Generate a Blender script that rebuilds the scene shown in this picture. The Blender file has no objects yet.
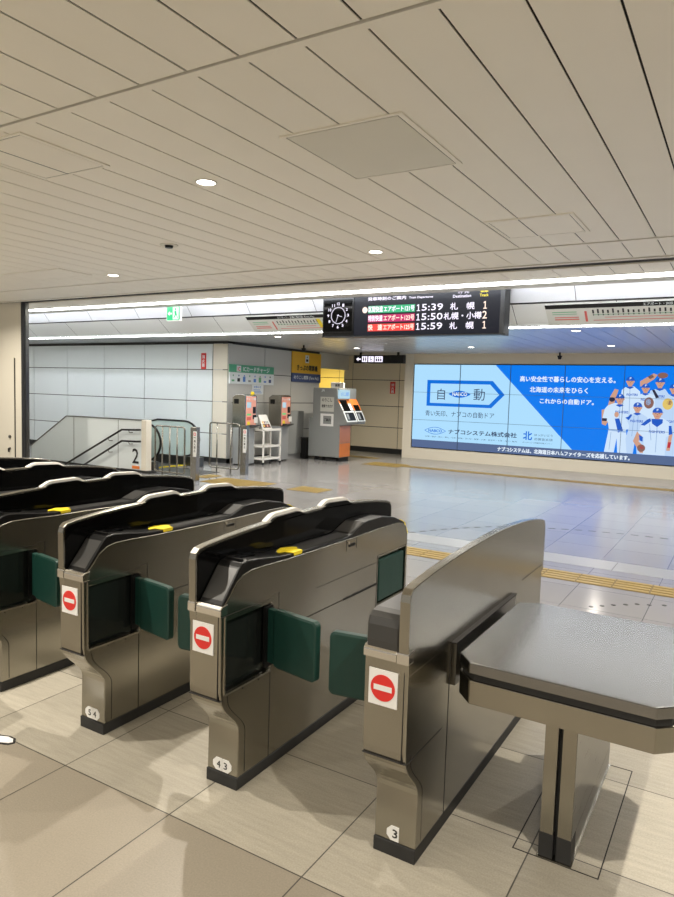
import bpy, bmesh, math, random
from mathutils import Vector, Matrix
random.seed(7)
PI = math.pi
C = bpy.context.scene.collection
SC = bpy.context.scene

# ------------------------------------------------------------------ camera
cd = bpy.data.cameras.new('camera'); cam = bpy.data.objects.new('camera', cd); C.objects.link(cam)
SC.camera = cam
yaw, pitch, roll, FPX = math.radians(30.97), math.radians(4.71), math.radians(1.757), 680.1
fw = Vector((-math.sin(yaw)*math.cos(pitch), math.cos(yaw)*math.cos(pitch), -math.sin(pitch)))
rt = Vector((math.cos(yaw), math.sin(yaw), 0)); up = rt.cross(fw)
r2 = rt*math.cos(roll)+up*math.sin(roll); u2 = -rt*math.sin(roll)+up*math.cos(roll)
m = Matrix((r2, u2, -fw)).transposed().to_4x4(); m.translation = Vector((0, 0, 1.6))
cam.matrix_world = m
cd.sensor_fit = 'VERTICAL'; cd.sensor_height = 36.0; cd.lens = FPX*36.0/897.0
cd.clip_start = 0.05; cd.clip_end = 200

# ------------------------------------------------------------------ world, exposure
w = bpy.data.worlds.new('world'); SC.world = w; w.use_nodes = True
w.node_tree.nodes['Background'].inputs[0].default_value = (1.0, 0.94, 0.84, 1)
w.node_tree.nodes['Background'].inputs[1].default_value = 0.38
vs = SC.view_settings
vs.view_transform = 'Standard'; vs.look = 'None'; vs.gamma = 1; vs.use_curve_mapping = False
vs.exposure = 0.36
DOWN_W = 42.0       # near hall downlights
FAR_W = 32.0        # far hall downlights
LED_E = 10.0         # ceiling edge light line
LED2_E = 15.0
COVE_E = 25.0
SCREEN_E = 0.78

# ------------------------------------------------------------------ materials
def nodes(name):
    mt = bpy.data.materials.new(name); mt.use_nodes = True
    return mt, mt.node_tree.nodes, mt.node_tree.links, mt.node_tree.nodes['Principled BSDF']
def mat(name, col, rough=0.5, metal=0.0, noise=0.0, scale=20, bump=0.0, coat=0.0, stretch=None, spec=0.5):
    mt, N, L, b = nodes(name); b.inputs['Specular IOR Level'].default_value = spec
    b.inputs['Base Color'].default_value = (*col, 1); b.inputs['Roughness'].default_value = rough
    b.inputs['Metallic'].default_value = metal; b.inputs['Coat Weight'].default_value = coat
    b.inputs['Coat Roughness'].default_value = 0.08
    tc = N.new('ShaderNodeTexCoord'); mp = N.new('ShaderNodeMapping'); L.new(tc.outputs['Object'], mp.inputs[0])
    if stretch: mp.inputs['Scale'].default_value = (1, 1, 1)
    nz = N.new('ShaderNodeTexNoise'); nz.inputs['Scale'].default_value = scale; nz.inputs['Detail'].default_value = 4
    L.new(mp.outputs[0], nz.inputs['Vector'])
    if noise:
        mx = N.new('ShaderNodeMix'); mx.data_type = 'RGBA'
        mx.inputs[6].default_value = (*[max(0, c*(1-noise)) for c in col], 1)
        mx.inputs[7].default_value = (*[min(1, c*(1+noise)) for c in col], 1)
        L.new(nz.outputs['Fac'], mx.inputs[0]); L.new(mx.outputs[2], b.inputs['Base Color'])
    if bump:
        bp = N.new('ShaderNodeBump'); bp.inputs['Strength'].default_value = bump; bp.inputs['Distance'].default_value = 0.002
        L.new(nz.outputs['Fac'], bp.inputs['Height']); L.new(bp.outputs[0], b.inputs['Normal'])
    return mt
def steel(name, col, rough, stretch=(2, 2, 90), wave=0.0):
    mt, N, L, b = nodes(name)
    b.inputs['Base Color'].default_value = (*col, 1); b.inputs['Metallic'].default_value = 1.0
    tc = N.new('ShaderNodeTexCoord'); mp = N.new('ShaderNodeMapping'); mp.inputs['Scale'].default_value = stretch
    L.new(tc.outputs['Object'], mp.inputs[0])
    nz = N.new('ShaderNodeTexNoise'); nz.inputs['Scale'].default_value = 3; nz.inputs['Detail'].default_value = 2
    L.new(mp.outputs[0], nz.inputs['Vector'])
    mr = N.new('ShaderNodeMapRange'); mr.inputs[3].default_value = rough-0.02; mr.inputs[4].default_value = rough+0.03
    L.new(nz.outputs['Fac'], mr.inputs[0]); L.new(mr.outputs[0], b.inputs['Roughness'])
    n2 = N.new('ShaderNodeTexNoise'); n2.inputs['Scale'].default_value = 3.5; n2.inputs['Detail'].default_value = 2
    L.new(tc.outputs['Object'], n2.inputs['Vector'])
    mx = N.new('ShaderNodeMix'); mx.data_type = 'RGBA'
    mx.inputs[6].default_value = (*[c*0.86 for c in col], 1); mx.inputs[7].default_value = (*[c*1.10 for c in col], 1)
    L.new(n2.outputs['Fac'], mx.inputs[0]); L.new(mx.outputs[2], b.inputs['Base Color'])
    if wave:
        n3 = N.new('ShaderNodeTexNoise'); n3.inputs['Scale'].default_value = 2.6; n3.inputs['Detail'].default_value = 0
        L.new(tc.outputs['Object'], n3.inputs['Vector'])
        b2 = N.new('ShaderNodeBump'); b2.inputs['Strength'].default_value = wave; b2.inputs['Distance'].default_value = 0.02
        L.new(n3.outputs['Fac'], b2.inputs['Height']); L.new(b2.outputs[0], b.inputs['Normal'])
    return mt
def emit(name, col, s):
    mt, N, L, b = nodes(name)
    b.inputs['Base Color'].default_value = (0.01, 0.01, 0.01, 1); b.inputs['Roughness'].default_value = 0.35; b.inputs['Specular IOR Level'].default_value = 0.12
    b.inputs['Emission Color'].default_value = (*col, 1); b.inputs['Emission Strength'].default_value = s
    return mt

def tile_mat(name, base, var, rough, x_off, y_off, size=0.6, groove=0.004, speck=0.05, bump=0.15, streak=0.0, sizey=None, rvar=0.1):
    mt, N, L, b = nodes(name)
    sizey = sizey or size
    tc = N.new('ShaderNodeTexCoord'); sp = N.new('ShaderNodeSeparateXYZ'); L.new(tc.outputs['Object'], sp.inputs[0])
    def M(op, a, bb=None, c=None):
        n = N.new('ShaderNodeMath'); n.operation = op
        for i, v in enumerate((a, bb, c)):
            if v is None: continue
            if isinstance(v, (int, float)): n.inputs[i].default_value = v
            else: L.new(v, n.inputs[i])
        return n.outputs[0]
    outs = []; ids = []
    for ax, off, sz in ((0, x_off, size), (1, y_off, sizey)):
        s = M('DIVIDE', M('SUBTRACT', sp.outputs[ax], off), sz)
        fr = M('FRACT', s); ids.append(M('FLOOR', s))
        d = M('MINIMUM', fr, M('SUBTRACT', 1.0, fr))
        outs.append(M('LESS_THAN', d, groove/sz/2))
    g = M('MAXIMUM', outs[0], outs[1])
    cb = N.new('ShaderNodeCombineXYZ'); L.new(ids[0], cb.inputs[0]); L.new(ids[1], cb.inputs[1])
    wn = N.new('ShaderNodeTexWhiteNoise'); wn.noise_dimensions = '3D'; L.new(cb.outputs[0], wn.inputs['Vector'])
    nz = N.new('ShaderNodeTexNoise'); nz.inputs['Scale'].default_value = 160; nz.inputs['Detail'].default_value = 3
    L.new(tc.outputs['Object'], nz.inputs['Vector'])
    mp = N.new('ShaderNodeMapping'); mp.inputs['Scale'].default_value = (3, 26, 1); L.new(tc.outputs['Object'], mp.inputs[0])
    ns = N.new('ShaderNodeTexNoise'); ns.inputs['Scale'].default_value = 2.0; ns.inputs['Detail'].default_value = 5; L.new(mp.outputs[0], ns.inputs['Vector'])
    v = M('ADD', 1.0-var/2, M('MULTIPLY', wn.outputs['Value'], var))
    v = M('MULTIPLY', v, M('ADD', 1-speck, M('MULTIPLY', nz.outputs['Fac'], speck*2)))
    if streak: v = M('MULTIPLY', v, M('ADD', 1-streak, M('MULTIPLY', ns.outputs['Fac'], streak*2)))
    v = M('MULTIPLY', v, M('SUBTRACT', 1.0, M('MULTIPLY', g, 0.82)))
    vm = N.new('ShaderNodeVectorMath'); vm.operation = 'SCALE'; vm.inputs[0].default_value = base
    L.new(v, vm.inputs['Scale']); L.new(vm.outputs[0], b.inputs['Base Color'])
    rr = M('ADD', rough, M('MULTIPLY', wn.outputs['Value'], rvar)); L.new(rr, b.inputs['Roughness'])
    bp = N.new('ShaderNodeBump'); bp.inputs['Strength'].default_value = bump; bp.inputs['Distance'].default_value = 0.0015
    L.new(M('SUBTRACT', nz.outputs['Fac'], g), bp.inputs['Height']); L.new(bp.outputs[0], b.inputs['Normal'])
    return mt

M_ = dict(
 steel=steel('brushed_steel', (0.37, 0.352, 0.305), 0.21),
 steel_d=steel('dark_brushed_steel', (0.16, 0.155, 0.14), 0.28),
 steel_top=steel('table_steel', (0.27, 0.27, 0.27), 0.24, (1, 1, 1), 0.05),
 chrome=mat('polished_steel', (0.72, 0.70, 0.66), 0.16, 1.0),
 black_gloss=mat('black_gloss_panel', (0.002, 0.002, 0.002), 0.09, spec=0.12),
 black=mat('black_plastic', (0.006, 0.006, 0.006), 0.33, bump=0.03, scale=300, spec=0.25),
 black_m=mat('matt_black', (0.02, 0.02, 0.02), 0.6, noise=0.3),
 grey_pl=mat('dark_grey_plastic', (0.045, 0.044, 0.042), 0.36, noise=0.08, scale=60),
 glass_d=mat('dark_recess_panel', (0.05, 0.06, 0.055), 0.16, 0.8, noise=0.2, scale=6),
 green=mat('green_vinyl', (0.003, 0.036, 0.027), 0.5, noise=0.12, scale=30, bump=0.3),
 white_pl=mat('white_plastic', (0.80, 0.78, 0.73), 0.35),
 yellow=mat('yellow_tape', (0.85, 0.66, 0.02), 0.5, noise=0.1),
 sticker=mat('white_sticker', (0.85, 0.84, 0.82), 0.4), red=mat('red_print', (0.72, 0.03, 0.025), 0.4), ink=mat('black_ink', (0.01, 0.01, 0.01), 0.5),
 seam=mat('seam_shadow_gap', (0.015, 0.013, 0.012), 0.7),
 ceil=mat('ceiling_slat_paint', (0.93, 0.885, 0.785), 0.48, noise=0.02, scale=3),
 ceil_hatch=mat('ceiling_hatch_paint', (0.76, 0.73, 0.63), 0.5, noise=0.03, scale=2),
 ceil_dark=mat('ceiling_void', (0.02, 0.018, 0.015), 0.8),
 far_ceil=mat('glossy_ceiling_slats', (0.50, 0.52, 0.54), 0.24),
 cove=mat('cove_white', (0.80, 0.81, 0.83), 0.5), fascia=mat('fascia_grey', (0.74, 0.75, 0.72), 0.45),
 wall_w=mat('white_enamel_panel', (0.80, 0.86, 0.87), 0.22, noise=0.02, scale=2),
 wall_g=mat('grey_enamel_panel', (0.58, 0.57, 0.53), 0.35, noise=0.03, scale=2),
 wall_b=mat('beige_enamel_panel', (0.78, 0.70, 0.54), 0.4, noise=0.03, scale=2),
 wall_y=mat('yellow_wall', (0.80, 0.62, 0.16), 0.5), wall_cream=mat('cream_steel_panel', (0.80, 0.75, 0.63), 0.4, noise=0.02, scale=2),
 machine_g=mat('machine_grey_paint', (0.27, 0.28, 0.27), 0.4, noise=0.04, scale=4),
 machine_s=mat('machine_light_grey', (0.40, 0.41, 0.41), 0.35, 0.4, noise=0.04, scale=4),
 orange=mat('orange_panel', (0.85, 0.24, 0.05), 0.35, noise=0.12, scale=3), salmon=mat('salmon_panel', (0.80, 0.36, 0.27), 0.35, noise=0.15, scale=6),
 glass=mat('balustrade_glass', (0.50, 0.62, 0.60), 0.08),
 tact=mat('tactile_yellow', (0.27, 0.185, 0.04), 0.5, noise=0.12, scale=20), tact_d=mat('tactile_base', (0.14, 0.09, 0.02), 0.6),
 signgreen=mat('sign_green', (0.10, 0.40, 0.22), 0.35), signwhite=mat('sign_white', (0.78, 0.82, 0.82), 0.35), signorange=mat('sign_orange', (0.85, 0.48, 0.03), 0.35),
 signblue=mat('sign_navy', (0.06, 0.09, 0.22), 0.35), blueprint=mat('blue_print', (0.10, 0.25, 0.65), 0.4), mapgrey=mat('map_face', (0.62, 0.62, 0.56), 0.4),
 mapgreen=mat('map_green', (0.15, 0.42, 0.22), 0.5), mapred=mat('map_red', (0.65, 0.12, 0.10), 0.5), paleband=mat('pale_floor_band', (0.285, 0.29, 0.295), 0.3),
 lamp=emit('downlight_lens', (1.0, 0.92, 0.80), 12.0), led=emit('led_line', (1.0, 0.98, 0.94), LED_E), led2=emit('led_line_cool', (0.95, 0.98, 1.0), LED2_E),
 coveled=emit('cove_led', (0.88, 0.92, 1.0), COVE_E),
 e_pale=emit('screen_pale_blue', (0.42, 0.73, 0.99), SCREEN_E), e_blue=emit('screen_blue', (0.0, 0.195, 0.86), SCREEN_E), e_arrow=emit('screen_arrow_blue', (0.0, 0.16, 0.72), SCREEN_E),
 e_white=emit('screen_white', (0.80, 0.90, 1.0), SCREEN_E), e_ink=emit('screen_ink', (0.03, 0.05, 0.12), SCREEN_E), e_band=emit('screen_slate_band', (0.09, 0.14, 0.28), SCREEN_E),
 e_jersey=emit('screen_jersey', (0.50, 0.67, 0.92), SCREEN_E), e_jersey2=emit('screen_jersey_light', (0.62, 0.78, 0.97), SCREEN_E), e_shade=emit('screen_jersey_fold', (0.30, 0.45, 0.72), SCREEN_E),
 e_skin=emit('screen_skin', (0.62, 0.34, 0.24), SCREEN_E), e_cap=emit('screen_cap', (0.01, 0.10, 0.55), SCREEN_E), e_dark=emit('screen_dark', (0.02, 0.02, 0.05), SCREEN_E),
 maroon=mat('dark_red_print', (0.25, 0.05, 0.04), 0.5), brick=mat('orange_red_panel', (0.66, 0.25, 0.14), 0.35, noise=0.12, scale=3),
 joint=mat('module_joint', (0.10, 0.16, 0.26), 0.5),
 e_glove=emit('screen_glove', (0.75, 0.55, 0.15), SCREEN_E), e_brown=emit('screen_brown', (0.25, 0.12, 0.10), SCREEN_E), e_red=emit('screen_red', (0.5, 0.03, 0.05), SCREEN_E),
 b_black=emit('board_black', (0.004, 0.005, 0.012), 1.0), b_white=emit('board_white', (0.90, 0.84, 1.0), 1.1), b_warm=emit('board_warm_white', (1.0, 0.78, 0.66), 1.1), b_green=emit('board_green', (0.03, 0.42, 0.18), 1.0),
 b_pink=emit('board_pink', (0.50, 0.02, 0.12), 1.0), b_red=emit('board_red', (0.80, 0.06, 0.05), 1.0), b_yel=emit('board_yellow', (0.9, 0.75, 0.05), 1.1),
 exit=emit('exit_green', (0.02, 0.55, 0.20), 1.1), exitw=emit('exit_white', (0.85, 1.0, 0.9), 1.1),
 e_lcd=emit('machine_lcd', (0.45, 0.65, 0.75), 0.8), e_lime=emit('machine_green_light', (0.2, 0.7, 0.25), 0.8),
)
floor_near = tile_mat('floor_stone_warm', (0.37, 0.338, 0.272), 0.36, 0.42, -1.757, 1.784, groove=0.005, streak=0.24, speck=0.26, bump=0.5)
floor_front = tile_mat('floor_stone_tan', (0.285, 0.25, 0.195), 0.08, 0.36, -1.757, 1.784, groove=0.005, speck=0.22, bump=0.4)
floor_far = tile_mat('floor_polished_grey', (0.25, 0.243, 0.236), 0.06, 0.15, -1.757, 3.60, groove=0.004, speck=0.04, bump=0.03, sizey=0.6, rvar=0.03)

# ------------------------------------------------------------------ mesh helpers
class MB:
    def __init__(s): s.v = []; s.f = []; s.mi = []; s.mats = []
    def _m(s, m):
        if m not in s.mats: s.mats.append(m)
        return s.mats.index(m)
    def add(s, vs, fs, m):
        o = len(s.v); s.v += [tuple(v) for v in vs]; k = s._m(m)
        for f in fs: s.f.append([i+o for i in f]); s.mi.append(k)
        return s
    def box(s, x0, x1, y0, y1, z0, z1, m):
        x0, x1 = sorted((x0, x1)); y0, y1 = sorted((y0, y1)); z0, z1 = sorted((z0, z1))
        v = [(x, y, z) for z in (z0, z1) for y in (y0, y1) for x in (x0, x1)]
        return s.add(v, [(0,2,3,1),(4,5,7,6),(0,1,5,4),(2,6,7,3),(0,4,6,2),(1,3,7,5)], m)
    def prism(s, pts, a, b, axis, m):
        # pts 2D polygon; axis 'x': pts=(y,z); 'y': pts=(x,z); 'z': pts=(x,y)
        def P(p, t): return {'x': (t, p[0], p[1]), 'y': (p[0], t, p[1]), 'z': (p[0], p[1], t)}[axis]
        n = len(pts); v = [P(p, a) for p in pts]+[P(p, b) for p in pts]
        ar = sum(pts[i][0]*pts[(i+1)%n][1]-pts[(i+1)%n][0]*pts[i][1] for i in range(n))
        f = [list(range(n)), list(range(2*n-1, n-1, -1))]+[(i, i+n, (i+1)%n+n, (i+1)%n) for i in range(n)]
        flip = (ar > 0) == (b > a)
        if axis == 'y': flip = not flip
        if not flip: f = [tuple(reversed(q)) for q in f]
        f = [tuple(reversed(q)) if True else q for q in f] if False else f
        return s.add(v, f, m)
    def tube(s, pts, r, m, n=10, closed=False):
        pts = [Vector(p) for p in pts]; rings = []
        k = len(pts)
        for i, p in enumerate(pts):
            a = pts[i-1] if (i > 0 or closed) else p; c = pts[(i+1) % k] if (i < k-1 or closed) else p
            d = (c-a).normalized()
            ref = Vector((0, 0, 1)) if abs(d.z) < 0.9 else Vector((1, 0, 0))
            u = d.cross(ref).normalized(); w_ = u.cross(d)
            rings.append([p+u*(r*math.cos(2*PI*j/n))+w_*(r*math.sin(2*PI*j/n)) for j in range(n)])
        # align rings
        for i in range(1, k):
            best = min(range(n), key=lambda q: sum((rings[i][(j+q) % n]-rings[i-1][j]).length for j in range(n)))
            rings[i] = rings[i][best:]+rings[i][:best]
        v = [q for rg in rings for q in rg]; f = []
        for i in range(k if closed else k-1):
            for j in range(n):
                a = i*n+j; b = i*n+(j+1) % n; e = ((i+1) % k)*n
                f.append((a, b, e+(j+1) % n, e+j))
        if not closed: f += [tuple(range(n-1, -1, -1)), tuple((k-1)*n+j for j in range(n))]
        return s.add(v, f, m)
    def cyl(s, c, r, h, m, axis='z', n=28, r2=None):
        r2 = r if r2 is None else r2
        def P(x, y, t): return {'z': (c[0]+x, c[1]+y, c[2]+t), 'y': (c[0]+x, c[1]+t, c[2]+y), 'x': (c[0]+t, c[1]+x, c[2]+y)}[axis]
        v = [P(r*math.cos(2*PI*i/n), r*math.sin(2*PI*i/n), 0) for i in range(n)]+[P(r2*math.cos(2*PI*i/n), r2*math.sin(2*PI*i/n), h) for i in range(n)]
        f = [tuple(range(n-1, -1, -1)), tuple(range(n, 2*n))]+[(i, (i+1) % n, (i+1) % n+n, i+n) for i in range(n)]
        return s.add(v, f, m)
    def ring(s, c, r0, r1, h, m, axis='z', n=32):
        def P(x, y, t): return {'z': (c[0]+x, c[1]+y, c[2]+t), 'y': (c[0]+x, c[1]+t, c[2]+y), 'x': (c[0]+t, c[1]+x, c[2]+y)}[axis]
        v = []
        for rr, t in ((r0, 0), (r1, 0), (r1, h), (r0, h)):
            v += [P(rr*math.cos(2*PI*i/n), rr*math.sin(2*PI*i/n), t) for i in range(n)]
        f = []
        for k in range(4):
            a = k*n; b = ((k+1) % 4)*n
            f += [(a+i, a+(i+1) % n, b+(i+1) % n, b+i) for i in range(n)]
        return s.add(v, f, m)
    def quad(s, vs, m): return s.add(vs, [tuple(range(len(vs)))], m)
def root_loc(p):
    while p.parent: p = p.parent
    return Vector(p.location)
def obj(name, mb, parent=None, loc=None, bevel=0.0, smooth=False, seg=2):
    me = bpy.data.meshes.new(name)
    off = root_loc(parent) if parent else Vector(loc or (0, 0, 0))
    me.from_pydata([Vector(v)-off for v in mb.v], [], mb.f)
    for mm in mb.mats: me.materials.append(M_[mm] if isinstance(mm, str) else mm)
    me.polygons.foreach_set('material_index', mb.mi)
    bm = bmesh.new(); bm.from_mesh(me); bmesh.ops.recalc_face_normals(bm, faces=bm.faces); bm.to_mesh(me); bm.free()
    me.update()
    o = bpy.data.objects.new(name, me); C.objects.link(o)
    if parent: o.parent = parent
    else: o.location = off
    if bevel:
        b = o.modifiers.new('bevel', 'BEVEL'); b.width = bevel; b.segments = seg; b.limit_method = 'ANGLE'; b.angle_limit = math.radians(40)
        b.harden_normals = False
        me.polygons.foreach_set('use_smooth', [False]*len(me.polygons))
    if smooth: me.polygons.foreach_set('use_smooth', [True]*len(me.polygons))
    if smooth == 'auto': 
        me.polygons.foreach_set('use_smooth', [True]*len(me.polygons)); me.set_sharp_from_angle(angle=math.radians(35))
    return o
def thing(name, label, cat, loc, group=None):
    o = bpy.data.objects.new(name, None); C.objects.link(o); o.location = loc
    o.empty_display_size = 0.1
    return tag(o, label, cat, group)
def tag(o, label, cat, group=None, kind=None):
    if label: o['label'] = label
    if cat: o['category'] = cat
    if group: o['group'] = group
    if kind: o['kind'] = kind
    return o
def struct(name, mb, **k):
    o = obj(name, mb, **k); o['kind'] = 'structure'; return o
def cut(o, boxes):
    for (x0, x1, y0, y1, z0, z1) in boxes:
        off = root_loc(o)
        c = obj('cutter', MB().box(x0, x1, y0, y1, z0, z1, 'steel'))
        c.location = -off if o.parent else (0, 0, 0)
        # evaluate in the local space of o: temporarily unparent
        par = o.parent; o.parent = None; loc = o.location.copy(); o.location = (0, 0, 0)
        md = o.modifiers.new('cut', 'BOOLEAN'); md.object = c; md.operation = 'DIFFERENCE'; md.solver = 'EXACT'
        bpy.context.view_layer.update()
        dg = bpy.context.evaluated_depsgraph_get()
        me = bpy.data.meshes.new_from_object(o.evaluated_get(dg))
        o.modifiers.remove(md); old = o.data; o.data = me; me.name = old.name
        bpy.data.objects.remove(c); o.location = loc; o.parent = par
def textmesh(s):
    cu = bpy.data.curves.new('t', 'FONT'); cu.body = s; cu.resolution_u = 2
    to = bpy.data.objects.new('t', cu); C.objects.link(to)
    bpy.context.view_layer.update()
    me = bpy.data.meshes.new_from_object(to.evaluated_get(bpy.context.evaluated_depsgraph_get()))
    bpy.data.objects.remove(to)
    return [v.co.copy() for v in me.vertices], [tuple(p.vertices) for p in me.polygons]
def one(mb, u0, v0, w_, h, m, plane, t):
    for pts in ([(0.38, 0), (0.62, 0), (0.62, 1), (0.38, 1)], [(0.38, 1), (0.38, 0.80), (0.05, 0.74), (0.05, 0.86)], [(0.05, 0), (0.95, 0), (0.95, 0.12), (0.05, 0.12)]):
        poly(mb, [(u0+a*w_, v0+b*h) for a, b in pts], m, plane, t)
def text(mb, s, u0, v0, w_, h, m, plane, t, bold=0.0, skew=None):
    vs_, fs = textmesh(s)
    if not vs_: return
    x0 = min(v.x for v in vs_); x1 = max(v.x for v in vs_); y0 = min(v.y for v in vs_); y1 = max(v.y for v in vs_)
    sx = w_/(x1-x0); sy = h/(y1-y0)
    offs = [(0, 0)] if not bold else [(0, 0), (bold, 0), (0, bold), (bold, bold)]
    for k, (a, b) in enumerate(offs):
        out = []
        for v in vs_:
            U = u0+(v.x-x0)*sx+a; V = v0+(v.y-y0)*sy+b
            if plane == 'S': out.append((U, t-0.0001*k, V))
            elif plane == 'E': out.append((t+0.0001*k, U, V))
            elif plane == 'F': out.append((U, V, t))
        mb.add(out, fs, m)
def poly(mb, pts, m, plane, t):
    mb.quad([(p[0], t, p[1]) if plane == 'S' else (t, p[0], p[1]) if plane == 'E' else (p[0], p[1], t) for p in pts], m)
def disc(mb, cx, cz, rx, rz, m, plane, t, n=20, a0=0, a1=2*PI):
    poly(mb, [(cx+rx*math.cos(a0+(a1-a0)*i/n), cz+rz*math.sin(a0+(a1-a0)*i/n)) for i in range(n + (0 if a1-a0 >= 2*PI-1e-6 else 1))], m, plane, t)
def rect(mb, x0, x1, z0, z1, m, plane, t): poly(mb, [(x0, z0), (x1, z0), (x1, z1), (x0, z1)], m, plane, t)

# ================================================================== STRUCTURE
XL, XR = -17.0, 4.5
f = MB()
f.box(XL, XR, -3.0, 1.784, -0.08, 0, floor_front); f.box(XL, XR, 1.784, 3.60, -0.08, 0, floor_near); f.box(XL, XR, 3.60, 19.0, -0.08, 0, floor_far)
struct('floor', f)

def planks(mb, x0, x1, y0, y1, z, pitch, off, m, gap=0.008, th=0.005):
    k = math.floor((x0-off)/pitch)
    while off+k*pitch < x1:
        a = max(x0, off+k*pitch+gap/2); b = min(x1, off+(k+1)*pitch-gap/2)
        if b > a: mb.box(a, b, y0, y1, z, z+th, m)
        k += 1
c = MB()
c.box(XL, XR, -3.0, 8.72, 3.0125, 3.03, 'ceil_dark')
planks(c, XL, XR, -3.0, 2.325, 3.0, 0.2963, -1.641, 'ceil', 0.012)
c.box(XL, XR, 2.34, 2.385, 2.996, 3.012, 'ceil')
planks(c, XL, XR, 2.390, 6.445, 3.0, 0.2915, -1.351, 'ceil', 0.010)
c.box(XL, XR, 6.465, 6.53, 2.994, 3.012, 'ceil')
planks(c, XL, XR, 6.555, 7.27, 3.0, 0.2915, -1.351, 'ceil', 0.008)
c.box(XL, XR, 7.30, 7.36, 2.992, 3.012, 'ceil'); c.box(XL, XR, 7.36, 7.56, 3.006, 3.012, 'ceil_dark'); c.box(XL, XR, 7.56, 7.62, 2.992, 3.012, 'ceil')
planks(c, XL, XR, 7.65, 8.13, 3.0, 0.2915, -1.351, 'ceil', 0.008)
c.box(XL, XR, 8.13, 8.20, 2.996, 3.012, 'fascia'); c.box(XL, XR, 8.38, 8.72, 2.992, 3.02, 'fascia')
c.box(XL, XR, 8.72, 8.735, 2.992, 3.12, 'fascia')
struct('ceiling', c)

cv = MB()
n = 8; prof = []
for i in range(n+1):
    t = i/n*PI/2
    prof.append((9.42-0.62*math.cos(t)*1.0, 3.42-0.52*math.sin(t)))      # concave cove
prof = [(8.80+0.62*(1-math.cos(t)), 3.42-0.52*math.sin(t)) for t in [i/n*PI/2 for i in range(n+1)]]
prof = [(8.80+0.62*(i/n)**0.75, 3.42-0.52*(i/n)**1.25) for i in range(n+1)]
xs = [XL]; k = XL
pan = 1.36
while k < XR:
    a, b = k+0.004, min(XR, k+pan-0.004)
    for i in range(n): cv.quad([(a, *prof[i]), (b, *prof[i]), (b, *prof[i+1]), (a, *prof[i+1])], 'cove')
    k += pan
for i in range(n): cv.quad([(XL, prof[i][0]+0.01, prof[i][1]+0.01), (XR, prof[i][0]+0.01, prof[i][1]+0.01), (XR, prof[i+1][0]+0.01, prof[i+1][1]+0.01), (XL, prof[i+1][0]+0.01, prof[i+1][1]+0.01)], 'seam')
cv.box(XL, XR, 8.0, 8.81, 3.42, 3.44, 'ceil_dark')
struct('ceiling_cove', cv)
fa = MB(); k = XL+0.5
fa.box(XL, XR, 9.41, 9.45, 2.885, 2.905, 'seam')
while k < XR:
    a, b = k+0.004, min(XR, k+pan-0.004)
    fa.quad([(a, 9.42, 2.885), (b, 9.42, 2.885), (b, 9.74, 2.63), (a, 9.74, 2.63)], 'fascia')
    k += pan
fa.quad([(XL, 9.43, 2.885), (XR, 9.43, 2.885), (XR, 9.75, 2.63), (XL, 9.75, 2.63)], 'seam')
fa.box(XL, XR, 9.72, 9.765, 2.615, 2.64, 'fascia'); fa.box(XL, XR, 10.0, 10.06, 2.612, 2.66, 'fascia')
struct('ceiling_fascia', fa)
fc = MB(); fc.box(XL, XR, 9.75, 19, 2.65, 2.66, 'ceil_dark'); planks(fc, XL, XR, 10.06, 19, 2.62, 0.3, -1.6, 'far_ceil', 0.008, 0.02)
struct('ceiling_far', fc)
tag(obj('strip_light', MB().box(-12.0, XR, 8.20, 8.38, 2.985, 2.991, 'led'), loc=(-3.2, 8.28, 2.985)), 'continuous white light line along the near ceiling edge, upper of two', 'light')
tag(obj('strip_light', MB().box(-16.5, XR, 9.84, 9.94, 2.618, 2.63, 'led2'), loc=(-3.2, 9.88, 2.62)), 'continuous cool white light line under the grey fascia, lower of two', 'light')
tag(obj('cove_light', MB().box(-16.5, XR, 8.742, 8.765, 3.05, 3.09, 'coveled'), loc=(-3.2, 8.75, 3.05)), 'hidden cool light line washing the curved white ceiling cove', 'light')

# --- walls
def panel_wall(mb, plane, t, us, vs2, m, gap=0.016, th=0.02, back='seam', d=1):
    for i in range(len(us)-1):
        for j in range(len(vs2)-1):
            a, b = us[i]+gap/2, us[i+1]-gap/2; z0, z1 = vs2[j]+gap/2, vs2[j+1]-gap/2
            mm = m(i, j) if callable(m) else m
            if plane == 'S': mb.box(a, b, t, t+th, z0, z1, mm)
            else: mb.box(t-th, t, a, b, z0, z1, mm)
    if plane == 'S': mb.box(us[0], us[-1], t+0.012, t+0.15, vs2[0], vs2[-1], back)
    else: mb.box(t-0.15, t-0.012, us[0], us[-1], vs2[0], vs2[-1], back)
zz = [0.10, 0.63, 1.325, 2.01, 2.57]
wl = MB(); us = [-17.5, -16.13, -14.77, -13.42, -12.04, -10.71, -9.97]
panel_wall(wl, 'S', 11.28, us, zz, 'wall_w')
panel_wall(wl, 'S', 11.285, [-9.97, -9.55], zz, 'wall_cream', back='wall_g')  # same wall; cream tone stands in for warmer light on this panel
wl.box(-17.5, -9.56, 11.30, 11.42, 0, 0.10, 'black_m'); wl.box(-17.5, -9.55, 11.29, 11.5, 2.57, 2.64, 'black_m')
struct('wall_left', wl)
ws = MB(); panel_wall(ws, 'E', -9.545, [11.29, 12.57, 13.63, 14.92], [0.10, 0.66, 1.31, 1.96, 2.57], 'wall_g', back='seam')
ws.box(-9.66, -9.56, 11.31, 14.9, 0, 0.10, 'black_m'); ws.box(-9.68, -9.55, 11.31, 14.9, 2.57, 2.66, 'black_m')
struct('wall_machines', ws)
wo = MB(); wo.box(-9.68, -9.545, 14.93, 16.4, 2.22, 2.66, 'wall_g'); struct('wall_lintel', wo)
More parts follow.
